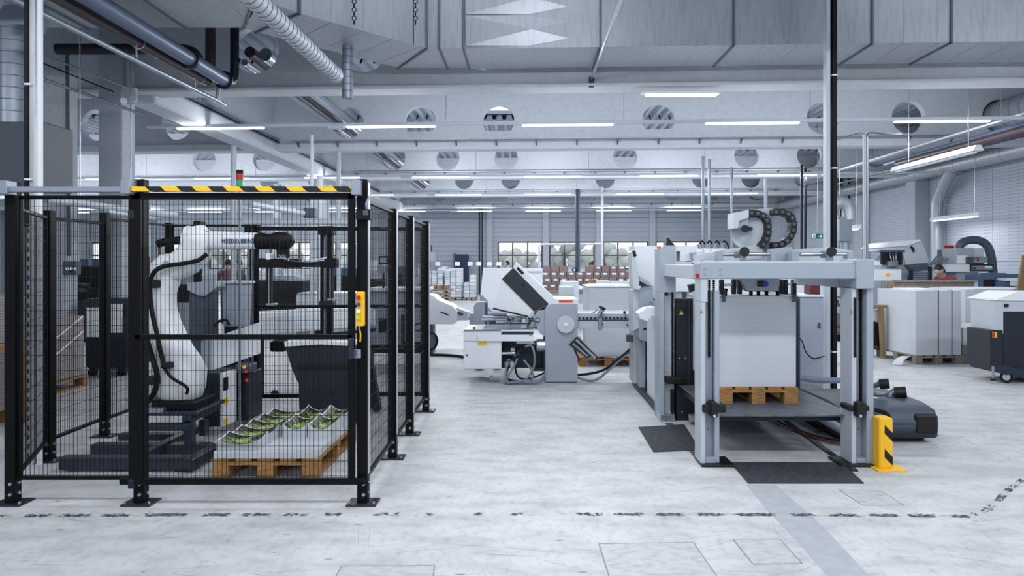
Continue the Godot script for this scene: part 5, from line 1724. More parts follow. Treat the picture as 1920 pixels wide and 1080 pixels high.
	part(o, "slanted_plate", fpx([[1702, 497], [1740, 493], [1743, 506], [1714, 510]], 15.1, 0.2), "slate_grey")
	for k in 4:
		part(o, "guide_bar", hose([at(1745 + k * 7, 496 - k, 15.1), at(1757 + k * 6, 481 + k, 15.3)], 0.025, 1, 6), "steel")
	part(o, "side_plate", fpx([[1706, 510], [1712, 505], [1712, 530], [1700, 530]], 14.95, 0.05), "dark_steel")
	part(o, "side_plate", fbx(1742, 500, 1748, 530, 14.95, 0.05), "dark_steel")
	part(o, "stand", fbx(1705, 528, 1748, 632.5, 15.0, 0.4), "slate")
	d = 15.0
	o = thing("bench_press", "grey bench machine with a control panel and thick hose", "machine", Vector3(9.9, 0, -15.4))
	part(o, "head", fbx(1792, 465, 1826, 496, d, 0.5, 0.01), "machine_grey")
	part(o, "head_side", fbx(1826, 465, 1846, 496, d + 0.1, 0.4, 0.01), "machine_pale")
	part(o, "note", fbx(1795, 479, 1813, 494, d - 0.01, 0.012, 0.0), "paper_white")
	part(o, "dial_box", fbx(1813, 482, 1826, 494, d - 0.06, 0.06), "slate_grey")
	part(o, "meter", fbx(1826, 481, 1852, 493, d - 0.05, 0.2), "zinc")
	part(o, "meter_label", fbx(1828, 483, 1836, 485.5, d - 0.055, 0.006, 0.0), "red")
	part(o, "meter_slot", fbx(1832, 487, 1836, 489, d - 0.055, 0.006, 0.0), "black")
	part(o, "panel", fbx(1820, 495, 1863, 509, d - 0.08, 0.3), "black")
	part(o, "panel_face", fbx(1822, 498, 1861, 507, d - 0.085, 0.01, 0.0), "zinc")
	part(o, "rotary_knob", rod(at(1827, 503, d - 0.11), at(1827, 503, d - 0.085), 0.03), "black")
	part(o, "red_button", rod(at(1841, 505, d - 0.1), at(1841, 505, d - 0.085), 0.018), "red")
	part(o, "gauge_plate", fbx(1847, 499, 1860, 503, d - 0.09, 0.006, 0.0), "white")
	part(o, "table", fbx(1778, 496, 1820, 510, d - 0.05, 0.6), "machine_white")
	part(o, "body", fbx(1794, 510, 1835, 640, d, 0.5), "machine_grey")
	part(o, "hose", hose([at(1799, 470, d + 0.3), at(1801, 458, d + 0.3), at(1815, 451, d + 0.3), at(1835, 451, d + 0.3), at(1850, 460, d + 0.3), at(1858, 480, d + 0.3), at(1862, 512, d + 0.3)], 0.09, 8, 16), "slate_grey")
	part(o, "switch_cabinet", fbx(1772, 468, 1790, 496, d + 0.5, 0.3), "slate_grey")
	part(o, "red_notice", fbx(1771, 460, 1789, 467, d + 0.48, 0.03), "red")
	part(o, "cabinet_foot", fbx(1774, 496, 1788, 640, d + 0.52, 0.25), "slate_grey")
	o = thing("blue_machine", "slate blue low machine at the right beyond the tall stack", "machine", Vector3(11, 0, -14.2))
	for q in [[1838, 515, 1865, 545, 0.0], [1865, 512, 1888, 526, 0.1], [1888, 514, 1912, 521, 0.2], [1870, 526, 1894, 540, -0.1], [1838, 537, 1920, 548, 0.05]]:
		part(o, "block", fbx(q[0], q[1], q[2], q[3], 14.0 + q[4], 0.5), "blue_machine")
	part(o, "dark_bay", fbx(1845, 524, 1872, 540, 13.98, 0.03), "black")
	part(o, "white_tray", fbx(1888, 522, 1912, 527, 13.8, 0.4), "white")
	part(o, "stand", fbx(1842, 548, 1915, 640, 14.1, 0.5), "slate")
	one("leaning_plank", fpx([[1908, 545], [1919, 478], [1930, 478], [1926, 545], [1915, 660], [1906, 660]], 12.0, 0.04), "plank", "brown board leaning at the right edge above the trolley", "board")
	# things on and before the right wall
	for i in 3:
		one("wall_pipe", rod(Vector3(11.85, 1.2, [-25.2, -25.9, -24.0][i]), Vector3(11.85, 5.8, [-25.2, -25.9, -24.0][i]), [0.04, 0.04, 0.09][i]), "navy_pipe", ["slim dark pipe climbing the right wall, nearer one of a pair", "slim dark pipe climbing the right wall, farther one of a pair", "thick dark pipe climbing the right wall beside the column"][i], "pipe", "dark pipes on the right wall")
	o = thing("extract_duct", "silver bent duct on a grey filter box beside the tall mast", "duct", at(1583, 440, 16))
	part(o, "bend", hose([at(1556, 408, 16), at(1562, 388, 16), at(1576, 380, 16), at(1590, 388, 16), at(1593, 412, 16)], 0.15, 6, 18), "galvanised")
	part(o, "box", fbx(1574, 406, 1598, 452, 15.9, 0.4), "zinc")
	part(o, "outlet", rod(at(1585, 452, 16.1), Vector3(at(1585, 452, 16.1).x, 0, -16.1), 0.12, 18), "zinc")
	o = thing("exit_sign", "green exit sign with a white running figure and arrow", "sign", at(1533, 447, 20))
	part(o, "plate", fbx(1522, 438, 1546, 447.5, 20, 0.03), "exit_green")
	part(o, "white_field", fbx(1522.5, 438.5, 1529, 447, 19.99, 0.012, 0.0), "white")
	part(o, "figure", fpx([[1525, 440], [1527, 440], [1527.5, 443], [1528.5, 446], [1526.5, 444], [1524, 446.5], [1525.5, 443]], 19.985, 0.006), "exit_green")
	part(o, "arrow", fpx([[1534, 442.3], [1539, 442.3], [1538, 440], [1539.5, 440], [1542.5, 443], [1539.5, 446], [1538, 446], [1539, 443.7], [1534, 443.7]], 19.99, 0.008), "white")
	part(o, "hanger", rod(at(1533, 438, 20.02), Vector3(at(1533, 438, 20.02).x, 5.75, -20.02), 0.01, 6), "zinc")
	for q in [[1318, 17.0, 395], [1330, 17.5, 430], [1436, 12.0, 335], [1372, 19, 420], [1503, 18.5, 400], [1510, 19, 400]]:
		var p := at(q[0], q[2], q[1])
		one("service_post", rod(Vector3(p.x, 0, p.z), Vector3(p.x, 4.3 if q[0] != 1436 else p.y, p.z), 0.035 if q[0] != 1436 else 0.03), "zinc" if q[0] < 1500 else "dark_steel", "slim service pipe %s" % {1318: "left of the gripper head, nearest the press", 1330: "second from the press, left of the gripper head", 1436: "rising right behind the cable chains", 1372: "just left of the motor box", 1503: "dark, right of the cable chains", 1510: "dark, second to the right of the cable chains"}[q[0]], "pipe", "slim vertical service pipes")
	o = thing("press_line", "white press units standing far behind the gripper head", "machine", Vector3(6, 0, -17))
	part(o, "unit", bx(4.6, 5.9, 0, 1.7, 17, 18), "machine_white")
	part(o, "unit", bx(6.2, 7.6, 0, 1.55, 16.4, 17.4), "machine_white")
	part(o, "unit", bx(7.75, 8.6, 0, 1.75, 17.2, 18.2), "machine_pale")
	part(o, "dark_cover", bx(6.3, 7.3, 1.55, 1.75, 16.6, 17.2), "slate")


# ---------------------------------------------------------------- the folding machine in the middle
func folder() -> void:
	var d := 9.23
	var o := thing("folding_machine", "grey and white folding machine in the middle of the hall", "machine", Vector3(0.2, 0, -9.6))
	part(o, "housing", fpx([[1022, 579], [1033, 570], [1083, 570], [1083, 716], [1023, 716]], d, 0.9), "machine_grey")
	part(o, "housing_top", fpx([[1022, 579], [1036, 561], [1083, 561], [1083, 571], [1033, 571]], d + 0.02, 0.85), "machine_white")
	part(o, "side_bulge", fpx([[1001, 592], [1008, 583], [1023, 580], [1023, 632], [1011, 624], [1004, 606]], d + 0.03, 0.7), "machine_grey")
	part(o, "bulge_ring", rod(at(1008, 600, d), at(1008, 600, d + 0.03), 0.032, 18), "black")
	part(o, "bulge_cap", rod(at(1008, 600, d - 0.01), at(1008, 600, d), 0.022, 18), "machine_grey")
	part(o, "handwheel", rod(at(1061, 608, d - 0.05), at(1061, 608, d), 0.118, 36), "machine_pale")
	part(o, "handwheel_hub", rod(at(1061, 608, d - 0.065), at(1061, 608, d - 0.05), 0.027, 18), "machine_white")
	part(o, "red_label", bx(at(1048, 0, d).x, at(1074, 0, d).x, at(0, 562, d).y, at(0, 562, d).y + 0.006, d + 0.05, d + 0.25, 0.0), "orange")
	part(o, "red_edge", fbx(1048, 563, 1074, 567, d + 0.012, 0.02, 0.0), "orange")
	part(o, "plinth", fbx(1025, 716, 1082, 719, d + 0.02, 0.8), "black")
	# tilted fold unit
	part(o, "fold_cover", fpx([[924, 578], [940, 525], [962, 502], [967, 491], [1041, 560], [1031, 571], [1002, 585], [990, 593]], d + 0.05, 0.75), "machine_white")
	part(o, "dark_panel", fpx([[941, 523], [962, 502], [1030, 571], [1002, 584]], d + 0.03, 0.03), "slate")
	part(o, "panel_knob", fbx(979, 532, 983, 538, d + 0.015, 0.02), "black")
	part(o, "grip_slot", hose([at(970, 502, d + 0.04), at(981, 513, d + 0.04)], 0.018, 1), "black")
	part(o, "lower_edge", fpx([[924, 577], [990, 592], [990, 595], [924, 580]], d + 0.03, 0.3), "black")
	part(o, "white_nose", fpx([[990, 593], [1001, 583], [1003, 586], [994, 597]], d + 0.02, 0.3), "machine_pale")
	# infeed cabinet and table
	part(o, "infeed_cabinet", fbx(869, 619, 940, 692, d - 0.1, 0.12, 0.006), "machine_white")
	part(o, "infeed_body", fbx(872, 628, 936, 690, d + 0.02, 0.6), "machine_grey")
	part(o, "table_top", bx(at(869, 0, d - 0.1).x, at(1010, 0, d).x, at(0, 619, d - 0.1).y - 0.02, at(0, 619, d - 0.1).y, d - 0.1, d + 0.75), "machine_white")
	part(o, "table_belt", bx(at(905, 0, d).x, at(1000, 0, d).x, at(0, 619, d - 0.1).y, at(0, 619, d - 0.1).y + 0.006, d - 0.02, d + 0.7), "zinc")
	part(o, "front_rail", fbx(895, 628, 1001, 640, d - 0.14, 0.03, 0.004), "machine_white")
	part(o, "cabinet_seam", fbx(869, 639, 940, 640, d - 0.102, 0.01, 0.0), "machine_grey")
	part(o, "warning_label", fbx(897, 641, 912, 648, d - 0.106, 0.008, 0.0), "label_yellow")
	part(o, "lock", rod(at(876, 666, d - 0.108), at(876, 666, d - 0.1), 0.013), "black")
	part(o, "warning_triangle", fpx([[992, 629], [998, 629], [995, 624]], d - 0.15, 0.01), "plank")
	part(o, "top_button", rod(at(889, 617, d - 0.02), at(889, 613, d - 0.02), 0.018), "slate_grey")
	for q in [[905, 594, 950], [903, 599, 1000], [930, 604, 1005]]:
		part(o, "roller", rod(at(q[0], q[1], d + 0.25), at(q[2], q[1], d + 0.25), 0.022, 14), "steel")
	rng.seed = 15
	for k in 14:
		var u := rng.randf_range(945, 998)
		var w := rng.randf_range(592, 616)
		part(o, "guide_block", fbx(u, w, u + rng.randf_range(4, 12), w + rng.randf_range(3, 9), d + rng.randf_range(-0.05, 0.2), 0.08, 0.004), ["zinc", "machine_pale", "slate", "steel"][k % 4])
	for k in 3:
		part(o, "adjuster", rod(at(948 + k * 20, 606, d - 0.04), at(948 + k * 20, 594, d - 0.04), 0.018), "steel")
	part(o, "mechanism_back", fbx(940, 640, 1022, 690, d + 0.3, 0.1), "slate")
	for k in 12:
		var u := rng.randf_range(941, 998)
		var w := rng.randf_range(642, 680)
		part(o, "drive_part", fbx(u, w, u + rng.randf_range(5, 14), w + rng.randf_range(4, 14), d + rng.randf_range(0.0, 0.25), 0.08, 0.006), ["black", "zinc", "machine_pale", "slate_grey"][k % 4])
	part(o, "vent_strip", fbx(968, 637, 1000, 645, d - 0.02, 0.05), "machine_white")
	part(o, "shaft", rod(at(940, 663, d - 0.02), at(966, 662, d - 0.02), 0.022, 14), "steel")
	part(o, "big_roller", rod(at(1006, 648, d + 0.1), at(1022, 648, d + 0.1), 0.09, 20), "steel")
	part(o, "stay", fbx(1019, 622, 1023, 690, d + 0.05, 0.1), "slate")
	part(o, "caster_fork", fpx([[925, 693], [940, 693], [938, 704], [930, 706], [924, 704]], d - 0.02, 0.06), "machine_white")
	part(o, "caster_wheel", rod(at(931, 705, d - 0.05), at(931, 705, d), 0.05, 18), "machine_pale")
	part(o, "caster_foot", fbx(918, 706, 937, 711.5, d - 0.06, 0.1), "zinc")
	part(o, "bottom_tray", fbx(1000, 690, 1023, 696, d + 0.05, 0.2), "slate")
	for h in [[[952, 680], [948, 700], [951, 720], [968, 727], [995, 722], [1014, 712], [1022, 700]], [[970, 672], [962, 690], [950, 712], [960, 722], [985, 725], [1010, 718], [1022, 706]], [[985, 650], [996, 648], [1002, 665], [1000, 690], [985, 712], [960, 720], [950, 715]], [[982, 675], [994, 690], [999, 705], [990, 718], [970, 722]]]:
		var pts := []
		for i in h.size():
			pts.append(at(h[i][0], minf(h[i][1], 717), d - 0.12 - 0.02 * (i % 3)))
		part(o, "hose", hose(pts, 0.015, 6, 10), "cable_grey")
	for h in [[[966, 685], [968, 700], [978, 710], [1000, 708], [1022, 698]], [[955, 685], [950, 700], [955, 712], [975, 716]]]:
		part(o, "black_hose", hose(px(h, d - 0.03), 0.012, 6, 8), "cable_black")
	# outfeed conveyor
	part(o, "outfeed_rail", fbx(1083, 600, 1186, 616, d + 0.1, 0.04, 0.004), "machine_pale")
	part(o, "outfeed_bed", fbx(1083, 588, 1188, 598, d + 0.16, 0.5, 0.004), "machine_pale")
	part(o, "outfeed_edge", fbx(1083, 583, 1186, 589, d + 0.5, 0.05, 0.003), "machine_white")
	var teeth := Shape.new()
	for k in 14:
		fb(teeth, 1085 + k * 7.2, 595, 1089 + k * 7.2, 598.5, d + 0.11, 0.06, 0.0)
	fb(teeth, 1083, 599.5, 1188, 601, d + 0.09, 0.06, 0.0)
	part(o, "transport_chain", teeth, "slate").set_meta("kind", "stuff")
	part(o, "clamp_post", fbx(1122, 586, 1129, 620, d + 0.05, 0.06, 0.006), "zinc")
	part(o, "clamp_head", hose([at(1121, 594, d + 0.05), at(1126, 585, d + 0.05), at(1131, 578, d + 0.05)], 0.032, 1, 10), "zinc")
	part(o, "clamp_knob", hose([at(1123, 575, d), at(1129, 577, d), at(1135, 580, d)], 0.018, 1, 8), "black")
	part(o, "sensor_arm", hose([at(1086, 588, d + 0.2), at(1105, 588, d + 0.2), at(1114, 586, d + 0.2), at(1120, 580, d + 0.2)], 0.007), "slate_grey")
	for q in [[1130, 608], [1176, 609]]:
		part(o, "rail_bolt", rod(at(q[0], q[1], d + 0.08), at(q[0], q[1], d + 0.1), 0.011), "slate")
	part(o, "rail_knob", rod(at(1171, 588, d + 0.1), at(1171, 583, d + 0.1), 0.018), "slate")
	# small tilted delivery
	part(o, "delivery_tray", fpx([[1067, 646], [1082, 631], [1122, 671], [1119, 675], [1112, 668], [1100, 672]], d - 0.02, 0.25), "slate")
	part(o, "delivery_roller", hose([at(1080, 637, d - 0.05), at(1116, 672, d - 0.05)], 0.02, 1), "steel")
	part(o, "delivery_roller", hose([at(1074, 644, d - 0.05), at(1102, 668, d - 0.05)], 0.018, 1), "zinc")
	part(o, "delivery_stay", hose([at(1077, 655, d), at(1083, 668, d), at(1087, 676, d)], 0.012), "slate")
	for h in [[[1083, 703], [1110, 700], [1135, 692], [1158, 675], [1187, 650]], [[1083, 708], [1105, 714], [1122, 710], [1140, 695], [1162, 675], [1188, 655]]]:
		part(o, "hose", hose(px(h, d + 0.05), 0.017, 6, 10), "cable_grey" if h[1][1] > 705 else "cable_black")
	# upright at the rear left of it
	o = thing("grey_pedestal", "small grey pedestal with clipped corners behind the infeed table", "pedestal", at(899, 600, 10.4))
	part(o, "face", fpx([[888, 574], [894, 567], [909, 566], [909, 640], [888, 640]], 10.3, 0.3), "machine_grey")
	part(o, "side", fbx(909, 568, 913, 640, 10.35, 0.25), "slate_grey")
	part(o, "foot", fbx(890, 640, 908, 691, 10.32, 0.3), "machine_grey")
	# white cover machine behind
	d = 11.3
	o = thing("white_cover_machine", "tall white machine cover behind the folding machine", "machine", Vector3(-0.25, 0, -11.7))
	# the cover leans back
	var cs := Shape.new()
	var foot := at(960, 592, d)
	var poly := PackedVector2Array()
	for p in [[903, 506], [1018, 506], [1018, 560], [1006, 592], [955, 592], [925, 586], [913, 575], [900, 552]]:
		var w := at(p[0], p[1], d)
		poly.append(Vector2(w.x, (w.y - foot.y) * 1.14))
	cs.t = Transform3D(Basis(Vector3.RIGHT, -0.42), Vector3(0, foot.y, -d))
	cs.prism(poly, 0.3)
	var cv := part(o, "cover", cs, "machine_white")
	lettering(cv, "HEIDELBERG", cs.t * Vector3(at(1001, 0, d).x, (at(0, 514, d).y - foot.y) * 1.14, 0.004), 0.032, "machine_grey")
	cv.get_node("lettering").rotation.x = -0.42
	part(o, "grey_strip", fpx([[900, 551], [913, 563], [913, 580], [900, 566]], d - 0.05, 0.3), "machine_grey")
	part(o, "pedestal", fbx(916, 584, 1000, 675, d + 0.1, 0.4), "slate_grey")
	part(o, "roll", rod(at(911, 588, d - 0.3), at(950, 588, d - 0.3), 0.04, 14), "steel")
	# white wedge machine at the fence end
	d = 12.2
	o = thing("wedge_machine", "white wedge-shaped delivery table beyond the fence end", "machine", Vector3(-1.55, 0, -12.4))
	part(o, "body", fpx([[795, 552], [812, 554], [822, 563], [848, 574], [858, 584], [856, 604], [850, 608], [795, 608]], d, 0.6), "machine_white")
	part(o, "end_table", fpx([[846, 580], [858, 578], [878, 586], [876, 601], [858, 601]], d + 0.1, 0.4), "machine_pale")
	part(o, "slot", hose([at(826, 585, d), at(842, 591, d)], 0.012, 1), "black")
	part(o, "tape", hose([at(822, 564, d + 0.05), at(832, 574, d + 0.05), at(850, 582, d + 0.05), at(868, 590, d + 0.05)], 0.02), "slate")
	part(o, "control_plate", fpx([[812, 556], [822, 565], [818, 571], [808, 562]], d - 0.01, 0.02), "white")
	part(o, "stand", fbx(880, 588, 888, 680, d - 0.6, 0.2), "machine_grey")
	part(o, "stand", fbx(797, 606, 812, 664, d + 0.1, 0.3), "slate_grey")
	part(o, "support", fbx(812, 596, 881, 600, d + 0.2, 0.2), "machine_grey")
	o = thing("floor_reel", "black cable reel and hoses on the floor beyond the fence end", "cable reel", at(812, 655, 12.0))
	part(o, "loop", hose([at(803, 625, 12), at(814, 626, 12), at(820, 638, 12), at(815, 652, 12), at(804, 656, 12)], 0.02), "cable_black")
	part(o, "cable", hose([Vector3(-1.75, 0.03, -11.9), Vector3(-1.2, 0.03, -11.7), Vector3(-0.6, 0.03, -10.9)], 0.025), "cable_black")
	part(o, "reel", rod(at(806, 640, 12.05), at(806, 640, 12.2), 0.12, 20), "slate_grey")
	# large white pile behind the outfeed
	one("paper_pile", bx(0.95, 1.75, 0.144, 1.25, 10.75, 11.8, 0.006), "paper_stack", "big white paper pile behind the folding machine's outfeed", "paper stack")
	var sh := Shape.new()
	for k in 5:
		var x0 := 0.93 + k * 0.03
		sh.box(Vector3(x0, 1.252 + k * 0.004, -11.8), Vector3(1.72 - k * 0.02, 1.255 + k * 0.004, -10.7 - k * 0.08))
	one("loose_sheets", sh, "paper_white", "loose wavy sheets on top of the big white pile", "paper")
	pallet(0.8, 1.72, 10.7, 11.7, 0.0, "pallet_wood", "wooden pallet under the big pile behind the outfeed")
	one("paper_pile", bx(0.58, 0.82, 0.144, 1.2, 12.2, 12.9, 0.006), "paper_stack", "narrow white paper pile just left of the big pile", "paper stack")
	one("paper_pile", bx(0.65, 0.98, 0.144, 1.27, 13.2, 14.0, 0.006), "wrap_blue", "bluish wrapped pile between the narrow pile and the cartons", "paper stack")
	for q in [[0.5, 0.95, 12.15, 12.95, "pallet under the narrow white pile"], [0.6, 1.05, 13.15, 14.05, "pallet under the bluish wrapped pile"]]:
		pallet(q[0], q[1], q[2], q[3], 0.0, "pallet_grey", "greyish " + q[4])
	one("dark_tray", fbx(1038, 557, 1071, 562, 9.9, 0.4), "slate", "dark tray right behind the folding machine's red label", "tray")


# ---------------------------------------------------------------- the far part of the hall
func far_things() -> void:
	rng.seed = 31
	# cartons in rows
	var d := 22.0
	var o := thing("carton_table", "long low platform under the rows of brown cartons", "platform", Vector3(2.2, 0, -d))
	part(o, "deck", bx(0.4, 5.2, 0.72, 0.78, d - 0.2, d + 1.0), "pallet_grey")
	for x in [0.5, 2.7, 5.0]:
		part(o, "support", bx(x, x + 0.12, 0, 0.72, d, d + 0.9), "slate_grey")
	var cw := 0.25
	for r in 4:
		var x := 0.42 + (0.07 if r % 2 else 0.0)
		var k := 0
		while x < 4.6:
			var w := cw + rng.randf_range(-0.02, 0.05)
			var skip := (r == 3 and (k == 3 or k == 4 or k == 10 or k == 11)) or rng.randf() < 0.04
			if not skip:
				var y := 0.78 + r * 0.195
				var b := thing("carton", "brown carton, %s from the left in the %s row of the carton stack" % [ORD[k], ["bottom", "second", "third", "top"][r]], "carton", Vector3(x + w / 2, y, -d - 0.2), "brown cartons stacked in rows")
				part(b, "box", bx(x, x + w - 0.015, y, y + 0.19, d + rng.randf_range(0, 0.05), d + 0.45, 0.008), "carton")
				if rng.randf() < 0.75:
					part(b, "label", bx(x + w * 0.25, x + w * 0.7, y + 0.1, y + 0.16, d - 0.006, d + 0.05, 0.0), "paper_white")
			x += w
			k += 1
	one("side_carton", fbx(1106, 524, 1118, 537, 17.0, 0.5, 0.01), "plank", "light brown carton leaning before the carton rows", "carton")
	part(o, "lower_stack", bx(0.5, 5.0, 0.05, 0.7, d + 0.1, d + 0.9), "paper_stack")
	one("white_bundle", fbx(1118, 526, 1145, 538, 16.9, 0.6, 0.01), "paper_sheaf", "white bundle with printed edge before the carton rows", "paper bundle")
	one("white_bundle", fbx(1146, 528, 1188, 540, 16.6, 0.8, 0.01), "paper_sheaf", "long white bundle next to the printed edge bundle", "paper bundle")
	o = thing("sheet_table", "table covered with loose white sheets behind the big pile", "table", Vector3(1.7, 0, -17))
	part(o, "top", bx(1.0, 2.9, 1.0, 1.04, 16.4, 17.8), "paper_white")
	for x in [1.1, 2.75]:
		part(o, "leg", bx(x, x + 0.06, 0, 1.0, 16.5, 17.6), "slate_grey")
	# white bundles on pallets near the far wall
	var lots := [[-4.95, 31.5, 2, 9, 1.15], [-4.2, 30.5, 3, 11, 1.3], [-3.35, 30.5, 3, 10, 1.3], [-2.6, 30.3, 2, 6, 1.0], [-5.2, 33.5, 2, 12, 1.5], [-3.9, 33.8, 3, 12, 1.5]]
	for li in lots.size():
		var q: Array = lots[li]
		var w: float = 0.26 * q[2]
		pallet(q[0] - w / 2 - 0.03, q[0] + w / 2 + 0.03, q[1], q[1] + 0.9, 0.0, "pallet_grey", "%s pallet of white bundles before the far wall, counted from the fence end" % ORD[li])
		for c in q[2]:
			var high: int = q[3] - rng.randi_range(0, 2)
			for k in high:
				var x: float = q[0] - w / 2 + c * 0.26
				var y: float = 0.144 + k * q[4] / q[3]
				one("paper_bundle", bx(x + 0.006 + rng.randf_range(0, 0.012), x + 0.25, y, y + q[4] / q[3] - 0.008, q[1] + rng.randf_range(0, 0.05), q[1] + 0.85, 0.006), "paper_white" if rng.randf() < 0.6 else "wrap_blue", "paper bundle in layer %s, column %s, on the %s far pallet" % [ORD[k], ORD[c], ORD[li]], "paper bundle", "white paper bundles near the far wall")
	o = thing("pallet_crate", "wooden crate of empty pallets beyond the fence end", "crate", Vector3(-3.3, 0, -24.5))
	part(o, "panel", bx(-3.6, -3.05, 0.05, 0.62, 24.0, 24.05), "plywood")
	for k in 5:
		part(o, "board", bx(-3.04, -2.8, 0.05 + k * 0.12, 0.11 + k * 0.12, 24.02, 24.9), "pallet_grey")
		part(o, "block", bx(-3.0, -2.92, 0.0, 0.66, 24.0 + k * 0.2, 24.06 + k * 0.2), "pallet_grey")
	part(o, "top", bx(-3.65, -2.75, 0.66, 0.72, 24.0, 25.0), "pallet_grey")
	for k in 4:
		part(o, "upper_block", bx(-3.6 + k * 0.22, -3.5 + k * 0.22, 0.72, 0.86, 24.0, 24.8), "plank")
	# far wall furniture
	o = thing("grey_tank", "round grey tank near the far wall left of the navy door", "tank", Vector3(-4.95, 0, -35))
	part(o, "shell", rod(Vector3(-4.95, 0.3, -35), Vector3(-4.95, 2.1, -35), 0.34, 24), "machine_grey")
	part(o, "dome", rod(Vector3(-4.95, 2.1, -35), Vector3(-4.95, 2.25, -35), 0.34, 24), "machine_grey")
	part(o, "pipe", rod(Vector3(-4.95, 2.2, -35), Vector3(-4.95, 2.6, -35), 0.03), "dark_steel")
	part(o, "legs", bx(-5.2, -4.7, 0, 0.3, 34.8, 35.2), "slate_grey")
	for i in 6:
		var u: float = [816, 853, 877, 893, 913, 931][i]
		one("notice_sheet", fbx(u, 491, u + 9, 498, 34.5, 0.02, 0.0), "white", "white notice hanging in the row before the far wall, %s from the fence end" % ORD[i], "notice", "white notices in a row")
	var line := hose([at(806, 491, 34.52), at(935, 491, 34.52)], 0.008, 1, 5)
	part(one("notice_line", line, "dark_steel", "thin line from which the white notices hang", "line"), "post", rod(at(806, 490, 34.6), at(806, 555, 34.6), 0.03), "dark_steel")
	part(get_node("notice_line"), "post", rod(at(935, 490, 34.6), at(935, 555, 34.6), 0.03), "dark_steel")
	one("wall_pipe_pair", rod(at(899, 380, 36.8), at(899, 556, 36.8), 0.05), "navy_pipe", "dark blue pipe down the far wall right of the navy door", "pipe")
	one("wall_pipe_pair", rod(at(904, 380, 36.9), at(904, 556, 36.9), 0.04), "navy_pipe", "second dark blue pipe, right beside the first on the far wall", "pipe")
	# lift hoist with a slack cable at the windows
	o = thing("service_column", "pair of tall grey posts with cables before the far windows", "column", at(1084, 500, 24))
	part(o, "post", rod(Vector3(at(1081, 0, 24).x, 0.0, -24), Vector3(at(1081, 0, 24).x, 4.25, -24), 0.045), "slate_grey")
	part(o, "post", rod(Vector3(at(1085.5, 0, 24).x, 0.0, -24), Vector3(at(1085.5, 0, 24).x, 4.25, -24), 0.04), "blue_pipe")
	var rg := Shape.new()
	rg.ring(at(1077, 506, 23.9), Vector3.BACK, 0.07, 0.02)
	part(o, "ring", rg, "cable_black")
	o = thing("pipe_gate", "pale pipe frame standing before the windows", "frame", at(1070, 470, 26))
	part(o, "tube", hose([at(1011, 505, 26), at(1011, 462, 26), at(1014, 458, 26), at(1130, 457, 26)], 0.045, 1, 10), "machine_pale")
	part(o, "upright", rod(at(1129, 350, 26), at(1129, 530, 26), 0.05), "machine_pale")
	part(o, "foot", rod(at(1011, 505, 26), Vector3(at(1011, 505, 26).x, 0, -26), 0.045), "machine_pale")
	part(o, "foot", rod(at(1129, 530, 26), Vector3(at(1129, 530, 26).x, 0, -26), 0.05), "machine_pale")
	o = thing("far_machine", "pale long machine before the far windows behind the cartons", "machine", Vector3(2.2, 0, -29))
	part(o, "body", bx(0.9, 3.1, 0, 1.42, 29, 30), "machine_pale")
	part(o, "top_edge", bx(0.9, 3.1, 1.42, 1.5, 29, 30), "machine_grey")
	for k in 4:
		part(o, "lever", bx(1.1 + k * 0.5, 1.14 + k * 0.5, 1.5, 1.7, 29.1, 29.15), "dark_steel")
	o = thing("far_machine", "grey machine with dark top right of the red shirted worker", "machine", Vector3(4.0, 0, -26))
	part(o, "body", bx(3.0, 3.6, 0, 1.35, 26, 26.8), "machine_grey")
	part(o, "dark_top", bx(3.05, 3.5, 1.35, 1.5, 26, 26.6), "slate")
	# what shows through the fence
	for i in 5:
		var q: Array = [[-8.2, 20.0, 1.5, 1.25], [-5.1, 15.0, 1.2, 0.95], [-9.8, 24.0, 2.0, 1.4], [-6.8, 27.0, 2.2, 1.5], [-3.7, 12.5, 0.9, 1.05]][i]
		o = thing("stacked_paper", ["white paper load deep behind the robot", "white paper load behind the cell door", "pale paper load far behind the robot's elbow", "pale paper load far behind the lift column", "white covered load right behind the cell door's frame"][i], "paper stack", Vector3(q[0], 0, -q[1]))
		part(o, "sheets", bx(q[0], q[0] + q[2], 0.14, q[3], q[1], q[1] + 1.0, 0.01), "paper_stack")
		part(o, "wavy_top", bx(q[0] + 0.05, q[0] + q[2] - 0.1, q[3], q[3] + 0.03, q[1] - 0.03, q[1] + 0.9, 0.01), "paper_white")
		part(o, "base", bx(q[0], q[0] + q[2], 0.0, 0.14, q[1], q[1] + 1.0), "pallet_grey")
	for i in 6:
		var q: Array = [[-8.4, 15.5, 0.9, 1.35], [-7.0, 17.0, 1.4, 1.2], [-5.6, 19.0, 1.0, 1.5], [-4.6, 21.0, 0.9, 1.55], [-10.0, 14.0, 1.0, 1.4], [-4.3, 17.5, 0.8, 1.45]][i]
		o = thing("print_unit", ["grey print unit with a dark window beside the red worker behind the cell", "dark low print unit behind the grey hopper", "blue grey print unit behind the gripper frame", "grey print unit behind the cell's lift column", "dark print unit behind the left fence panel", "pale print unit seen past the cell door"][i], "machine", Vector3(q[0], 0, -q[1]))
		part(o, "body", bx(q[0], q[0] + q[2], 0, q[3], q[1], q[1] + 0.9, 0.01), ["machine_grey", "slate", "blue_machine", "slate_grey", "slate", "machine_pale"][i])
		part(o, "window", bx(q[0] + 0.15, q[0] + q[2] - 0.15, q[3] * 0.55, q[3] * 0.85, q[1] - 0.01, q[1] + 0.02, 0.0), "black")
		part(o, "control_box", bx(q[0] + 0.1, q[0] + 0.35, q[3], q[3] + 0.25, q[1] + 0.1, q[1] + 0.4, 0.01), "machine_white")
		for k in 3:
			part(o, "pipe", rod(Vector3(q[0] + 0.2 + k * 0.25, q[3], -q[1] - 0.5), Vector3(q[0] + 0.2 + k * 0.25, q[3] + 0.3 + 0.2 * k, -q[1] - 0.5), 0.03), "steel")
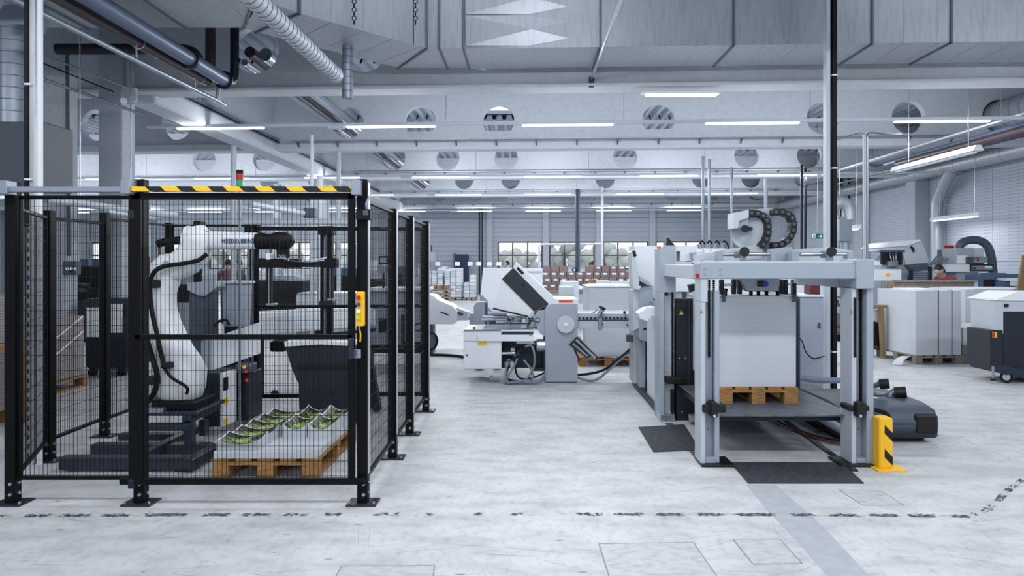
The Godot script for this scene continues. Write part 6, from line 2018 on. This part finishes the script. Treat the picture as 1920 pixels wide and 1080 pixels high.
	for q in [[438, 14.6, 0.06, "thick pale pipe rising behind the robot's forearm"], [520, 22.5, 0.12, "pale pipe rising behind the robot's black wrist"], [635, 16.0, 0.05, "pale pipe rising beside the lift column"], [585, 14.0, 0.04, "slim grey pipe rising behind the gripper frame"]]:
		var p := at(q[0], 400, q[1])
		one("riser_pipe", rod(Vector3(p.x, 0, p.z), Vector3(p.x, 4.25, p.z), q[2], 14), "machine_pale", q[3], "pipe", "pipes rising behind the cell")
	o = thing("crane_arm", "pale slanted pipe arm high behind the robot cell", "pipe", at(560, 395, 12))
	part(o, "tube", hose([at(470, 383, 11), at(540, 395, 12.5), at(580, 402, 13.5)], 0.05, 2, 10), "insulation")
	part(o, "joint", fbx(568, 390, 590, 408, 13.2, 0.2, 0.02), "slate_grey")
	part(o, "post", rod(at(600, 330, 14), Vector3(at(600, 330, 14).x, 0, -14), 0.06), "machine_pale")

# ---------------------------------------------------------------- the floor's marks
func floor_marks() -> void:
	rng.seed = 5
	var fo: Node3D = get_node("floor")
	# worn black and yellow tape along the cell and curving away on the right
	var tape := thing("hazard_tape", "worn black and yellow tape line across the front floor", "floor tape", Vector3(0.6, 0, -4.35))
	var path := [fl(-40, 968), fl(300, 966), fl(700, 964.5), fl(1000, 964.5), fl(1400, 965), fl(1700, 967), fl(1810, 968), fl(1845, 960), fl(1870, 940), fl(1890, 920), fl(1925, 895)]
	var yb := Shape.new()
	var kb := Shape.new()
	for i in path.size() - 1:
		var a: Vector3 = path[i]
		var b: Vector3 = path[i + 1]
		var w := (b - a).normalized()
		var s := Vector3(w.z, 0, -w.x)
		var l := a.distance_to(b)
		var x := 0.0
		var wear := 0.0
		while x < l:
			var keep := 0.5 + 0.5 * sin(x * 2.1 + i * 1.7) + rng.randf_range(-0.45, 0.45)
			var dark := fposmod(x, 0.26) < 0.15
			if keep > 0.33:
				var target := kb if dark else yb
				if dark or rng.randf() < 0.5:
					for k in 11 if dark else 4:
						var c := a + w * (x + rng.randf_range(0, 0.04)) + s * rng.randf_range(-0.024, 0.024)
						var r := rng.randf_range(0.003, 0.011)
						var pts := []
						var ph := rng.randf() * TAU
						for e in 6:
							var an := ph + TAU * e / 6
							pts.append(c + w * cos(an) * r * rng.randf_range(0.6, 1.9) + s * sin(an) * r * rng.randf_range(0.25, 0.7) + Vector3(0, 0.0012 + 0.0003 * k, 0))
						target.flat(pts, Vector3.UP)
			x += 0.02
	part(tape, "black_flakes", kb, "tape_black").set_meta("kind", "stuff")
	part(tape, "yellow_flakes", yb, "tape_yellow").set_meta("kind", "stuff")
	# patches in the screed with thin joints
	for q in [[[1123, 1020], [1300, 1017], [1350, 1090], [1145, 1090]], [[1375, 1012], [1462, 1011], [1504, 1057], [1412, 1058]], [[1573, 919], [1650, 920], [1695, 947], [1618, 948]], [[640, 1062], [815, 1060], [810, 1100], [620, 1100]]]:
		var s := Shape.new()
		var j := Shape.new()
		var poly := PackedVector2Array()
		for p in q:
			var w := fl(p[0], p[1])
			poly.append(Vector2(w.x, -w.z))
		s.t = Transform3D(Basis(Vector3.RIGHT, -PI / 2), Vector3(0, 0.0015, 0))
		s.prism(poly, 0.0015)
		var m := part(fo, "floor_patch", s, "concrete_patch")
		j.t = Transform3D(Basis(Vector3.RIGHT, -PI / 2), Vector3(0, 0.0019, 0))
		for i in 4:
			var a := poly[i]
			var b := poly[(i + 1) % 4]
			var e := (b - a).orthogonal().normalized() * 0.0035
			j.prism(PackedVector2Array([a - e, b - e, b + e, a + e]), 0.0019)
		part(m, "joint", j, "joint")
	# a grey filled trench running towards the camera
	var tr := Shape.new()
	tr.t = Transform3D(Basis(Vector3.RIGHT, -PI / 2), Vector3(0, 0.001, 0))
	var pt := PackedVector2Array()
	for p in [[1400, 910], [1455, 910], [1520, 965], [1555, 1000], [1640, 1090], [1560, 1090], [1490, 1010], [1440, 958]]:
		var w := fl(p[0], p[1])
		pt.append(Vector2(w.x, -w.z))
	tr.prism(pt, 0.001)
	part(fo, "filled_trench", tr, "stain")
	# scratches and rubbed spots
	var sc := Shape.new()
	for k in 460:
		var a := fl(rng.randf_range(-100, 2000), rng.randf_range(720, 1080))
		var an := rng.randf_range(-0.5, 0.5) if rng.randf() < 0.7 else rng.randf_range(0, PI)
		var l := rng.randf_range(0.05, 0.5)
		var w := Vector3(cos(an), 0, sin(an))
		var s := Vector3(-w.z, 0, w.x) * rng.randf_range(0.0005, 0.0016)
		var b := a + w * l + Vector3(0, 0, rng.randf_range(-0.03, 0.03))
		sc.flat([a - s + Vector3(0, 0.0006, 0), b - s * 0.3 + Vector3(0, 0.0006, 0), b + s * 0.3 + Vector3(0, 0.0006, 0), a + s + Vector3(0, 0.0006, 0)], Vector3.UP)
	for k in 80:
		var a := fl(rng.randf_range(0, 1920), rng.randf_range(720, 1080))
		var pts := []
		var r := rng.randf_range(0.004, 0.018)
		for e in 8:
			var an := TAU * e / 8
			pts.append(a + Vector3(cos(an) * r * rng.randf_range(0.8, 2.4), 0.0005, sin(an) * r * rng.randf_range(0.2, 0.6)))
		sc.flat(pts, Vector3.UP)
	part(fo, "scuff_marks", sc, "scuff").set_meta("kind", "stuff")
	# the crack that runs past the pump
	var cr := Shape.new()
	var cp := [fl(1755, 805), fl(1800, 818), fl(1835, 838), fl(1880, 855), fl(1930, 872)]
	var cq := [fl(1740, 683), fl(1800, 700), fl(1850, 716), fl(1930, 735)]
	for c in [cp, cq]:
		for i in c.size() - 1:
			for k in 14:
				if rng.randf() < 0.35:
					continue
				var a: Vector3 = c[i].lerp(c[i + 1], k / 14.0) + Vector3(rng.randf_range(-0.01, 0.01), 0.001, rng.randf_range(-0.012, 0.012))
				var b: Vector3 = c[i].lerp(c[i + 1], (k + 1) / 14.0) + Vector3(rng.randf_range(-0.01, 0.01), 0.001, rng.randf_range(-0.012, 0.012))
				var z := Vector3(0, 0, rng.randf_range(0.002, 0.007))
				cr.flat([a - z, b - z, b + z, a + z], Vector3.UP)
	part(fo, "crack", cr, "joint").set_meta("kind", "stuff")


# ---------------------------------------------------------------- people
# bones: [a, b, radius a, radius b, colour]; blobs: [centre, radii, colour]
func nets(bones: Array, blobs: Array, cell: float, blend: float) -> Shape:
	var lo := Vector3(INF, INF, INF)
	var hi := -lo
	for b in bones:
		for k in 2:
			var r: float = b[2 + k] + cell * 2
			lo = lo.min(b[k] - Vector3.ONE * r)
			hi = hi.max(b[k] + Vector3.ONE * r)
	for b in blobs:
		lo = lo.min(b[0] - b[1] - Vector3.ONE * cell * 2)
		hi = hi.max(b[0] + b[1] + Vector3.ONE * cell * 2)
	var nx := int((hi.x - lo.x) / cell) + 2
	var ny := int((hi.y - lo.y) / cell) + 2
	var nz := int((hi.z - lo.z) / cell) + 2
	var f := PackedFloat32Array()
	f.resize(nx * ny * nz)
	f.fill(1.0)
	var who := PackedInt32Array()
	who.resize(f.size())
	var best := PackedFloat32Array()
	best.resize(f.size())
	best.fill(9.0)
	var n := 0
	for b in bones + blobs:
		var is_bone: bool = b.size() == 5
		var reach: float = blend + cell * 2 + (maxf(b[2], b[3]) if is_bone else 0.0)
		var p0: Vector3 = (b[0].min(b[1]) if is_bone else b[0] - b[1]) - Vector3.ONE * reach
		var p1: Vector3 = (b[0].max(b[1]) if is_bone else b[0] + b[1]) + Vector3.ONE * reach
		var i0 := Vector3i(((p0 - lo) / cell).floor()).clamp(Vector3i(), Vector3i(nx - 1, ny - 1, nz - 1))
		var i1 := Vector3i(((p1 - lo) / cell).ceil()).clamp(Vector3i(), Vector3i(nx - 1, ny - 1, nz - 1))
		for z in range(i0.z, i1.z + 1):
			for y in range(i0.y, i1.y + 1):
				for x in range(i0.x, i1.x + 1):
					var p := lo + Vector3(x, y, z) * cell
					var d: float
					if is_bone:
						var ab: Vector3 = b[1] - b[0]
						var t := clampf((p - b[0]).dot(ab) / maxf(ab.length_squared(), 1e-6), 0, 1)
						d = p.distance_to(b[0] + ab * t) - lerpf(b[2], b[3], t)
					else:
						var q: Vector3 = (p - b[0]) / b[1]
						d = (q.length() - 1.0) * minf(b[1].x, minf(b[1].y, b[1].z))
					var id := (z * ny + y) * nx + x
					if d < best[id]:
						best[id] = d
						who[id] = n
					var e := f[id]
					var h := clampf(0.5 + 0.5 * (e - d) / blend, 0, 1)
					f[id] = lerpf(e, d, h) - blend * h * (1.0 - h)
		n += 1
	var all := bones + blobs
	var at_ := {}
	var s := Shape.new()
	var pos := []
	var colr := []
	for z in nz - 1:
		for y in ny - 1:
			for x in nx - 1:
				var id := (z * ny + y) * nx + x
				var neg := 0
				for k in 8:
					if f[id + (k & 1) + ((k >> 1) & 1) * nx + (k >> 2) * nx * ny] < 0.0:
						neg += 1
				if neg == 0 or neg == 8:
					continue
				var c := Vector3()
				var m := 0
				for e in [[0, 1], [2, 3], [4, 5], [6, 7], [0, 2], [1, 3], [4, 6], [5, 7], [0, 4], [1, 5], [2, 6], [3, 7]]:
					var va := f[id + (e[0] & 1) + ((e[0] >> 1) & 1) * nx + (e[0] >> 2) * nx * ny]
					var vb := f[id + (e[1] & 1) + ((e[1] >> 1) & 1) * nx + (e[1] >> 2) * nx * ny]
					if (va < 0.0) != (vb < 0.0):
						c += Vector3(e[0] & 1, (e[0] >> 1) & 1, e[0] >> 2).lerp(Vector3(e[1] & 1, (e[1] >> 1) & 1, e[1] >> 2), va / (va - vb))
						m += 1
				at_[id] = pos.size()
				pos.append(lo + (Vector3(x, y, z) + c / m) * cell)
				colr.append(all[who[id]][-1])
	var nor := PackedVector3Array()
	nor.resize(pos.size())
	var quads := []
	var st := [1, nx, nx * ny]
	for id in at_:
		for a in 3:
			var b: int = st[(a + 1) % 3]
			var c: int = st[(a + 2) % 3]
			if (f[id] < 0.0) == (f[id + st[a]] < 0.0):
				continue
			if not (at_.has(id - b) and at_.has(id - c) and at_.has(id - b - c)):
				continue
			var q := [at_[id], at_[id - b], at_[id - b - c], at_[id - c]]
			var m: Vector3 = (pos[q[2]] - pos[q[0]]).cross(pos[q[3]] - pos[q[1]])
			var out := Vector3()
			out[a] = 1.0 if f[id] < 0.0 else -1.0
			if m.dot(out) < 0.0:
				m = -m
			for k in q:
				nor[k] += m
			quads.append(q)
	for q in quads:
		for t in [[0, 1, 2], [0, 2, 3]]:
			var before := s.v.size()
			var ids := [q[t[0]], q[t[1]], q[t[2]]]
			s.tri(pos[ids[0]], pos[ids[1]], pos[ids[2]], nor[ids[0]].normalized(), nor[ids[1]].normalized(), nor[ids[2]].normalized())
			for k in 3:
				for i in ids:
					if s.v[before + k] == pos[i]:
						s.col.append(colr[i])
						break
	return s

# a standing worker; lean bends the trunk forward (towards +x turned by yaw), nod bends the head
func person(label: String, pos: Vector3, yaw: float, lean: float, nod: float, shirt: Color, legs: Color, cell: float, reach := 0.5) -> void:
	var skin := Color(0.50, 0.36, 0.30)
	var o := thing("person", label, "person", pos, "", yaw)
	var hip := Vector3(0, 0.92, 0)
	var up := Vector3(sin(lean), cos(lean), 0)
	var fw := Vector3(cos(lean), -sin(lean), 0)
	var chest := hip + up * 0.33
	var neck := hip + up * 0.53
	var hu := Vector3(sin(lean + nod), cos(lean + nod), 0)
	var hf := Vector3(cos(lean + nod), -sin(lean + nod), 0)
	var head := neck + up * 0.06 + hu * 0.13 + hf * 0.02
	var bones := []
	for s in [-1.0, 1.0]:
		var z := Vector3(0, 0, s)
		bones.append([hip + z * 0.09, Vector3(0.03, 0.5, s * 0.11), 0.085, 0.062, legs])
		bones.append([Vector3(0.03, 0.5, s * 0.11), Vector3(-0.02, 0.1, s * 0.12), 0.06, 0.042, legs])
		bones.append([Vector3(-0.03, 0.045, s * 0.12), Vector3(0.15, 0.035, s * 0.13), 0.045, 0.035, Color(0.03, 0.03, 0.04)])
		var sh := neck - up * 0.06 + z * 0.18
		var el := sh - up * 0.24 + fw * (0.12 + reach * 0.1) + z * 0.05
		var wr := el + fw * 0.2 + Vector3(0, -0.12 + reach * 0.12, 0) - z * 0.04
		bones.append([sh, el, 0.055, 0.042, shirt])
		bones.append([el, wr, 0.04, 0.028, skin])
		bones.append([wr, wr + fw * 0.08, 0.032, 0.026, skin])
		for k in 4:
			bones.append([wr + fw * 0.08 + Vector3(0, 0, 0.02 * (k - 1.5)), wr + fw * (0.15 - 0.01 * absf(k - 1.5)) + Vector3(0, -0.02, 0.022 * (k - 1.5)), 0.01, 0.008, skin])
		bones.append([wr + fw * 0.03 - z * 0.02, wr + fw * 0.09 - z * 0.05, 0.011, 0.009, skin])
		bones.append([neck - up * 0.045 + z * 0.05, sh, 0.06, 0.058, shirt])
	bones.append([hip, hip + up * 0.12, 0.12, 0.125, legs.lerp(shirt, 0.2)])
	bones.append([hip + up * 0.1, chest, 0.13, 0.14, shirt])
	bones.append([chest, neck - up * 0.06, 0.14, 0.085, shirt])
	bones.append([neck - up * 0.04, neck + up * 0.07 + hu * 0.02, 0.054, 0.05, skin])
	var blobs := []
	blobs.append([head + hu * 0.03, Vector3(0.098, 0.105, 0.076), skin])
	bones.append([head - hu * 0.03 + hf * 0.03, head - hu * 0.085 + hf * 0.055, 0.062, 0.034, skin])
	bones.append([head + hf * 0.088 + hu * 0.03, head + hf * 0.112 - hu * 0.012, 0.010, 0.016, skin])
	bones.append([head + hf * 0.078 + hu * 0.042 - Vector3(0, 0, 0.03), head + hf * 0.078 + hu * 0.042 + Vector3(0, 0, 0.03), 0.014, 0.014, skin])
	for s in [-1.0, 1.0]:
		blobs.append([head + Vector3(0, 0, 0.078 * s) - hf * 0.005, Vector3(0.02, 0.032, 0.012), skin])
	part(o, "body", nets(bones, blobs, cell, 0.02), "body", true)
	var h := Shape.new()
	h.t = Transform3D(Basis(hf, hu, Vector3.BACK), head)
	var rings := []
	for i in 8:
		var a := PI * 0.5 * i / 7.0
		var ring := []
		for j in 20:
			var p := TAU * j / 20
			var low := -0.06 if cos(p) < 0.2 else 0.062
			ring.append(Vector3(-0.012 + cos(p) * 0.102 * cos(a), lerpf(low if i == 0 else 0.03, 0.145, sin(a)) if i < 2 else 0.03 + 0.112 * sin(a), sin(p) * 0.084 * cos(a)))
		rings.append(ring)
	h.skin(rings)
	part(o, "hair", h, "hair", true)
	var e := Shape.new()
	e.t = h.t
	for s in [-1.0, 1.0]:
		e.ball(Vector3(0.086, 0.022, 0.031 * s), Vector3(0.008, 0.007, 0.013), 8)
	part(o, "eyes", e, "black", true)
	var mo := Shape.new()
	mo.t = h.t
	mo.box(Vector3(0.082, -0.062, -0.022), Vector3(0.09, -0.055, 0.022), 0.002)
	part(o, "mouth", mo, "red", true)

func people() -> void:
	var red := Color(0.24, 0.035, 0.055)
	# the man leaning over the plywood box: he looks to the lower left
	person("person in a dark red shirt leaning forward behind the plywood box", Vector3(8.93, 0, -14.3), PI + 0.4, 0.65, 0.1, red, Color(0.03, 0.04, 0.06), 0.014, 0.8)
	person("person in a pale shirt standing before the far window left of the folding machine", Vector3(-0.92, 0, -32.5), PI, 0.05, 0.1, Color(0.42, 0.46, 0.52), Color(0.04, 0.05, 0.09), 0.03)
	person("person in a red shirt seen from behind at the far windows", Vector3(3.0, 0, -33), 0.5, 0.15, 0.1, red, Color(0.04, 0.05, 0.09), 0.03)
	person("person in a grey and red jacket working behind the robot's forearm", Vector3(-8.15, 0, -18.5), PI * 0.6, 0.15, 0.2, Color(0.18, 0.10, 0.12), Color(0.04, 0.05, 0.09), 0.03)
	person("person in dark clothes standing right of the pale riser pipe", Vector3(-8.5, 0, -20.3), PI, 0.1, 0.1, Color(0.05, 0.06, 0.08), Color(0.04, 0.05, 0.09), 0.03)


func _ready() -> void:
	# camera
	var cam := Camera3D.new()
	cam.name = "camera"
	add_child(cam)
	cam.position = Vector3(0, EYE, 0)
	var near := 0.05
	cam.set_frustum(near * 1080.0 / F, Vector2(-(CX - 960.0) / F * near, -(540.0 - CY) / F * near), near, 300.0)
	cam.current = true
	# sky and exposure
	var we := WorldEnvironment.new()
	we.name = "environment"
	var env := Environment.new()
	env.background_mode = Environment.BG_SKY
	var sk := ProceduralSkyMaterial.new()
	sk.sky_top_color = Color(0.90, 0.93, 0.97)
	sk.sky_horizon_color = Color(0.95, 0.97, 1.0)
	sk.ground_bottom_color = Color(0.5, 0.52, 0.54)
	sk.ground_horizon_color = Color(0.9, 0.93, 0.96)
	sk.sun_angle_max = 0.0
	env.sky = Sky.new()
	env.sky.sky_material = sk
	env.background_energy_multiplier = 1.35
	env.tonemap_mode = Environment.TONE_MAPPER_LINEAR
	env.tonemap_exposure = 1.07
	env.sdfgi_enabled = true
	env.ssao_enabled = true
	env.ssil_enabled = true
	we.environment = env
	add_child(we)
	make_materials()
	# the rows of ceiling lights
	var xs := [-21.85, -18.6, -15.35, -12.1, -8.85, -5.62, -2.48, 0.705, 3.95, 7.2]
	var e := 7.8
	light_row(12.2, 4.1, xs.slice(5), -7.0, 12.0, "nearest long row of lights crossing the hall in view", e)
	light_row(19.3, 4.1, xs, -24.0, 12.0, "second row of lights crossing the hall", e)
	light_row(24.2, 4.1, xs, -24.0, 11.5, "third row of lights crossing the hall", e)
	light_row(31.7, 4.1, xs, -24.0, 11.5, "fourth row of lights, nearest the far wall", e)
	light_row(5.9, 4.25, [0.3, 7.2], -3.6, 9.0, "short row of lights above the front aisle", e)
	for q in [[2.3, "row of lights above the camera"], [-4.5, "row of lights behind the camera"]]:
		light_row(q[0], 4.25, xs.slice(4), -10.0, 9.0, q[1], e * 1.05)
	building()
	services()
	fence()
	robot()
	cell_interior()
	feeder()
	pump()
	right_side()
	folder()
	far_things()
	floor_marks()
	people()
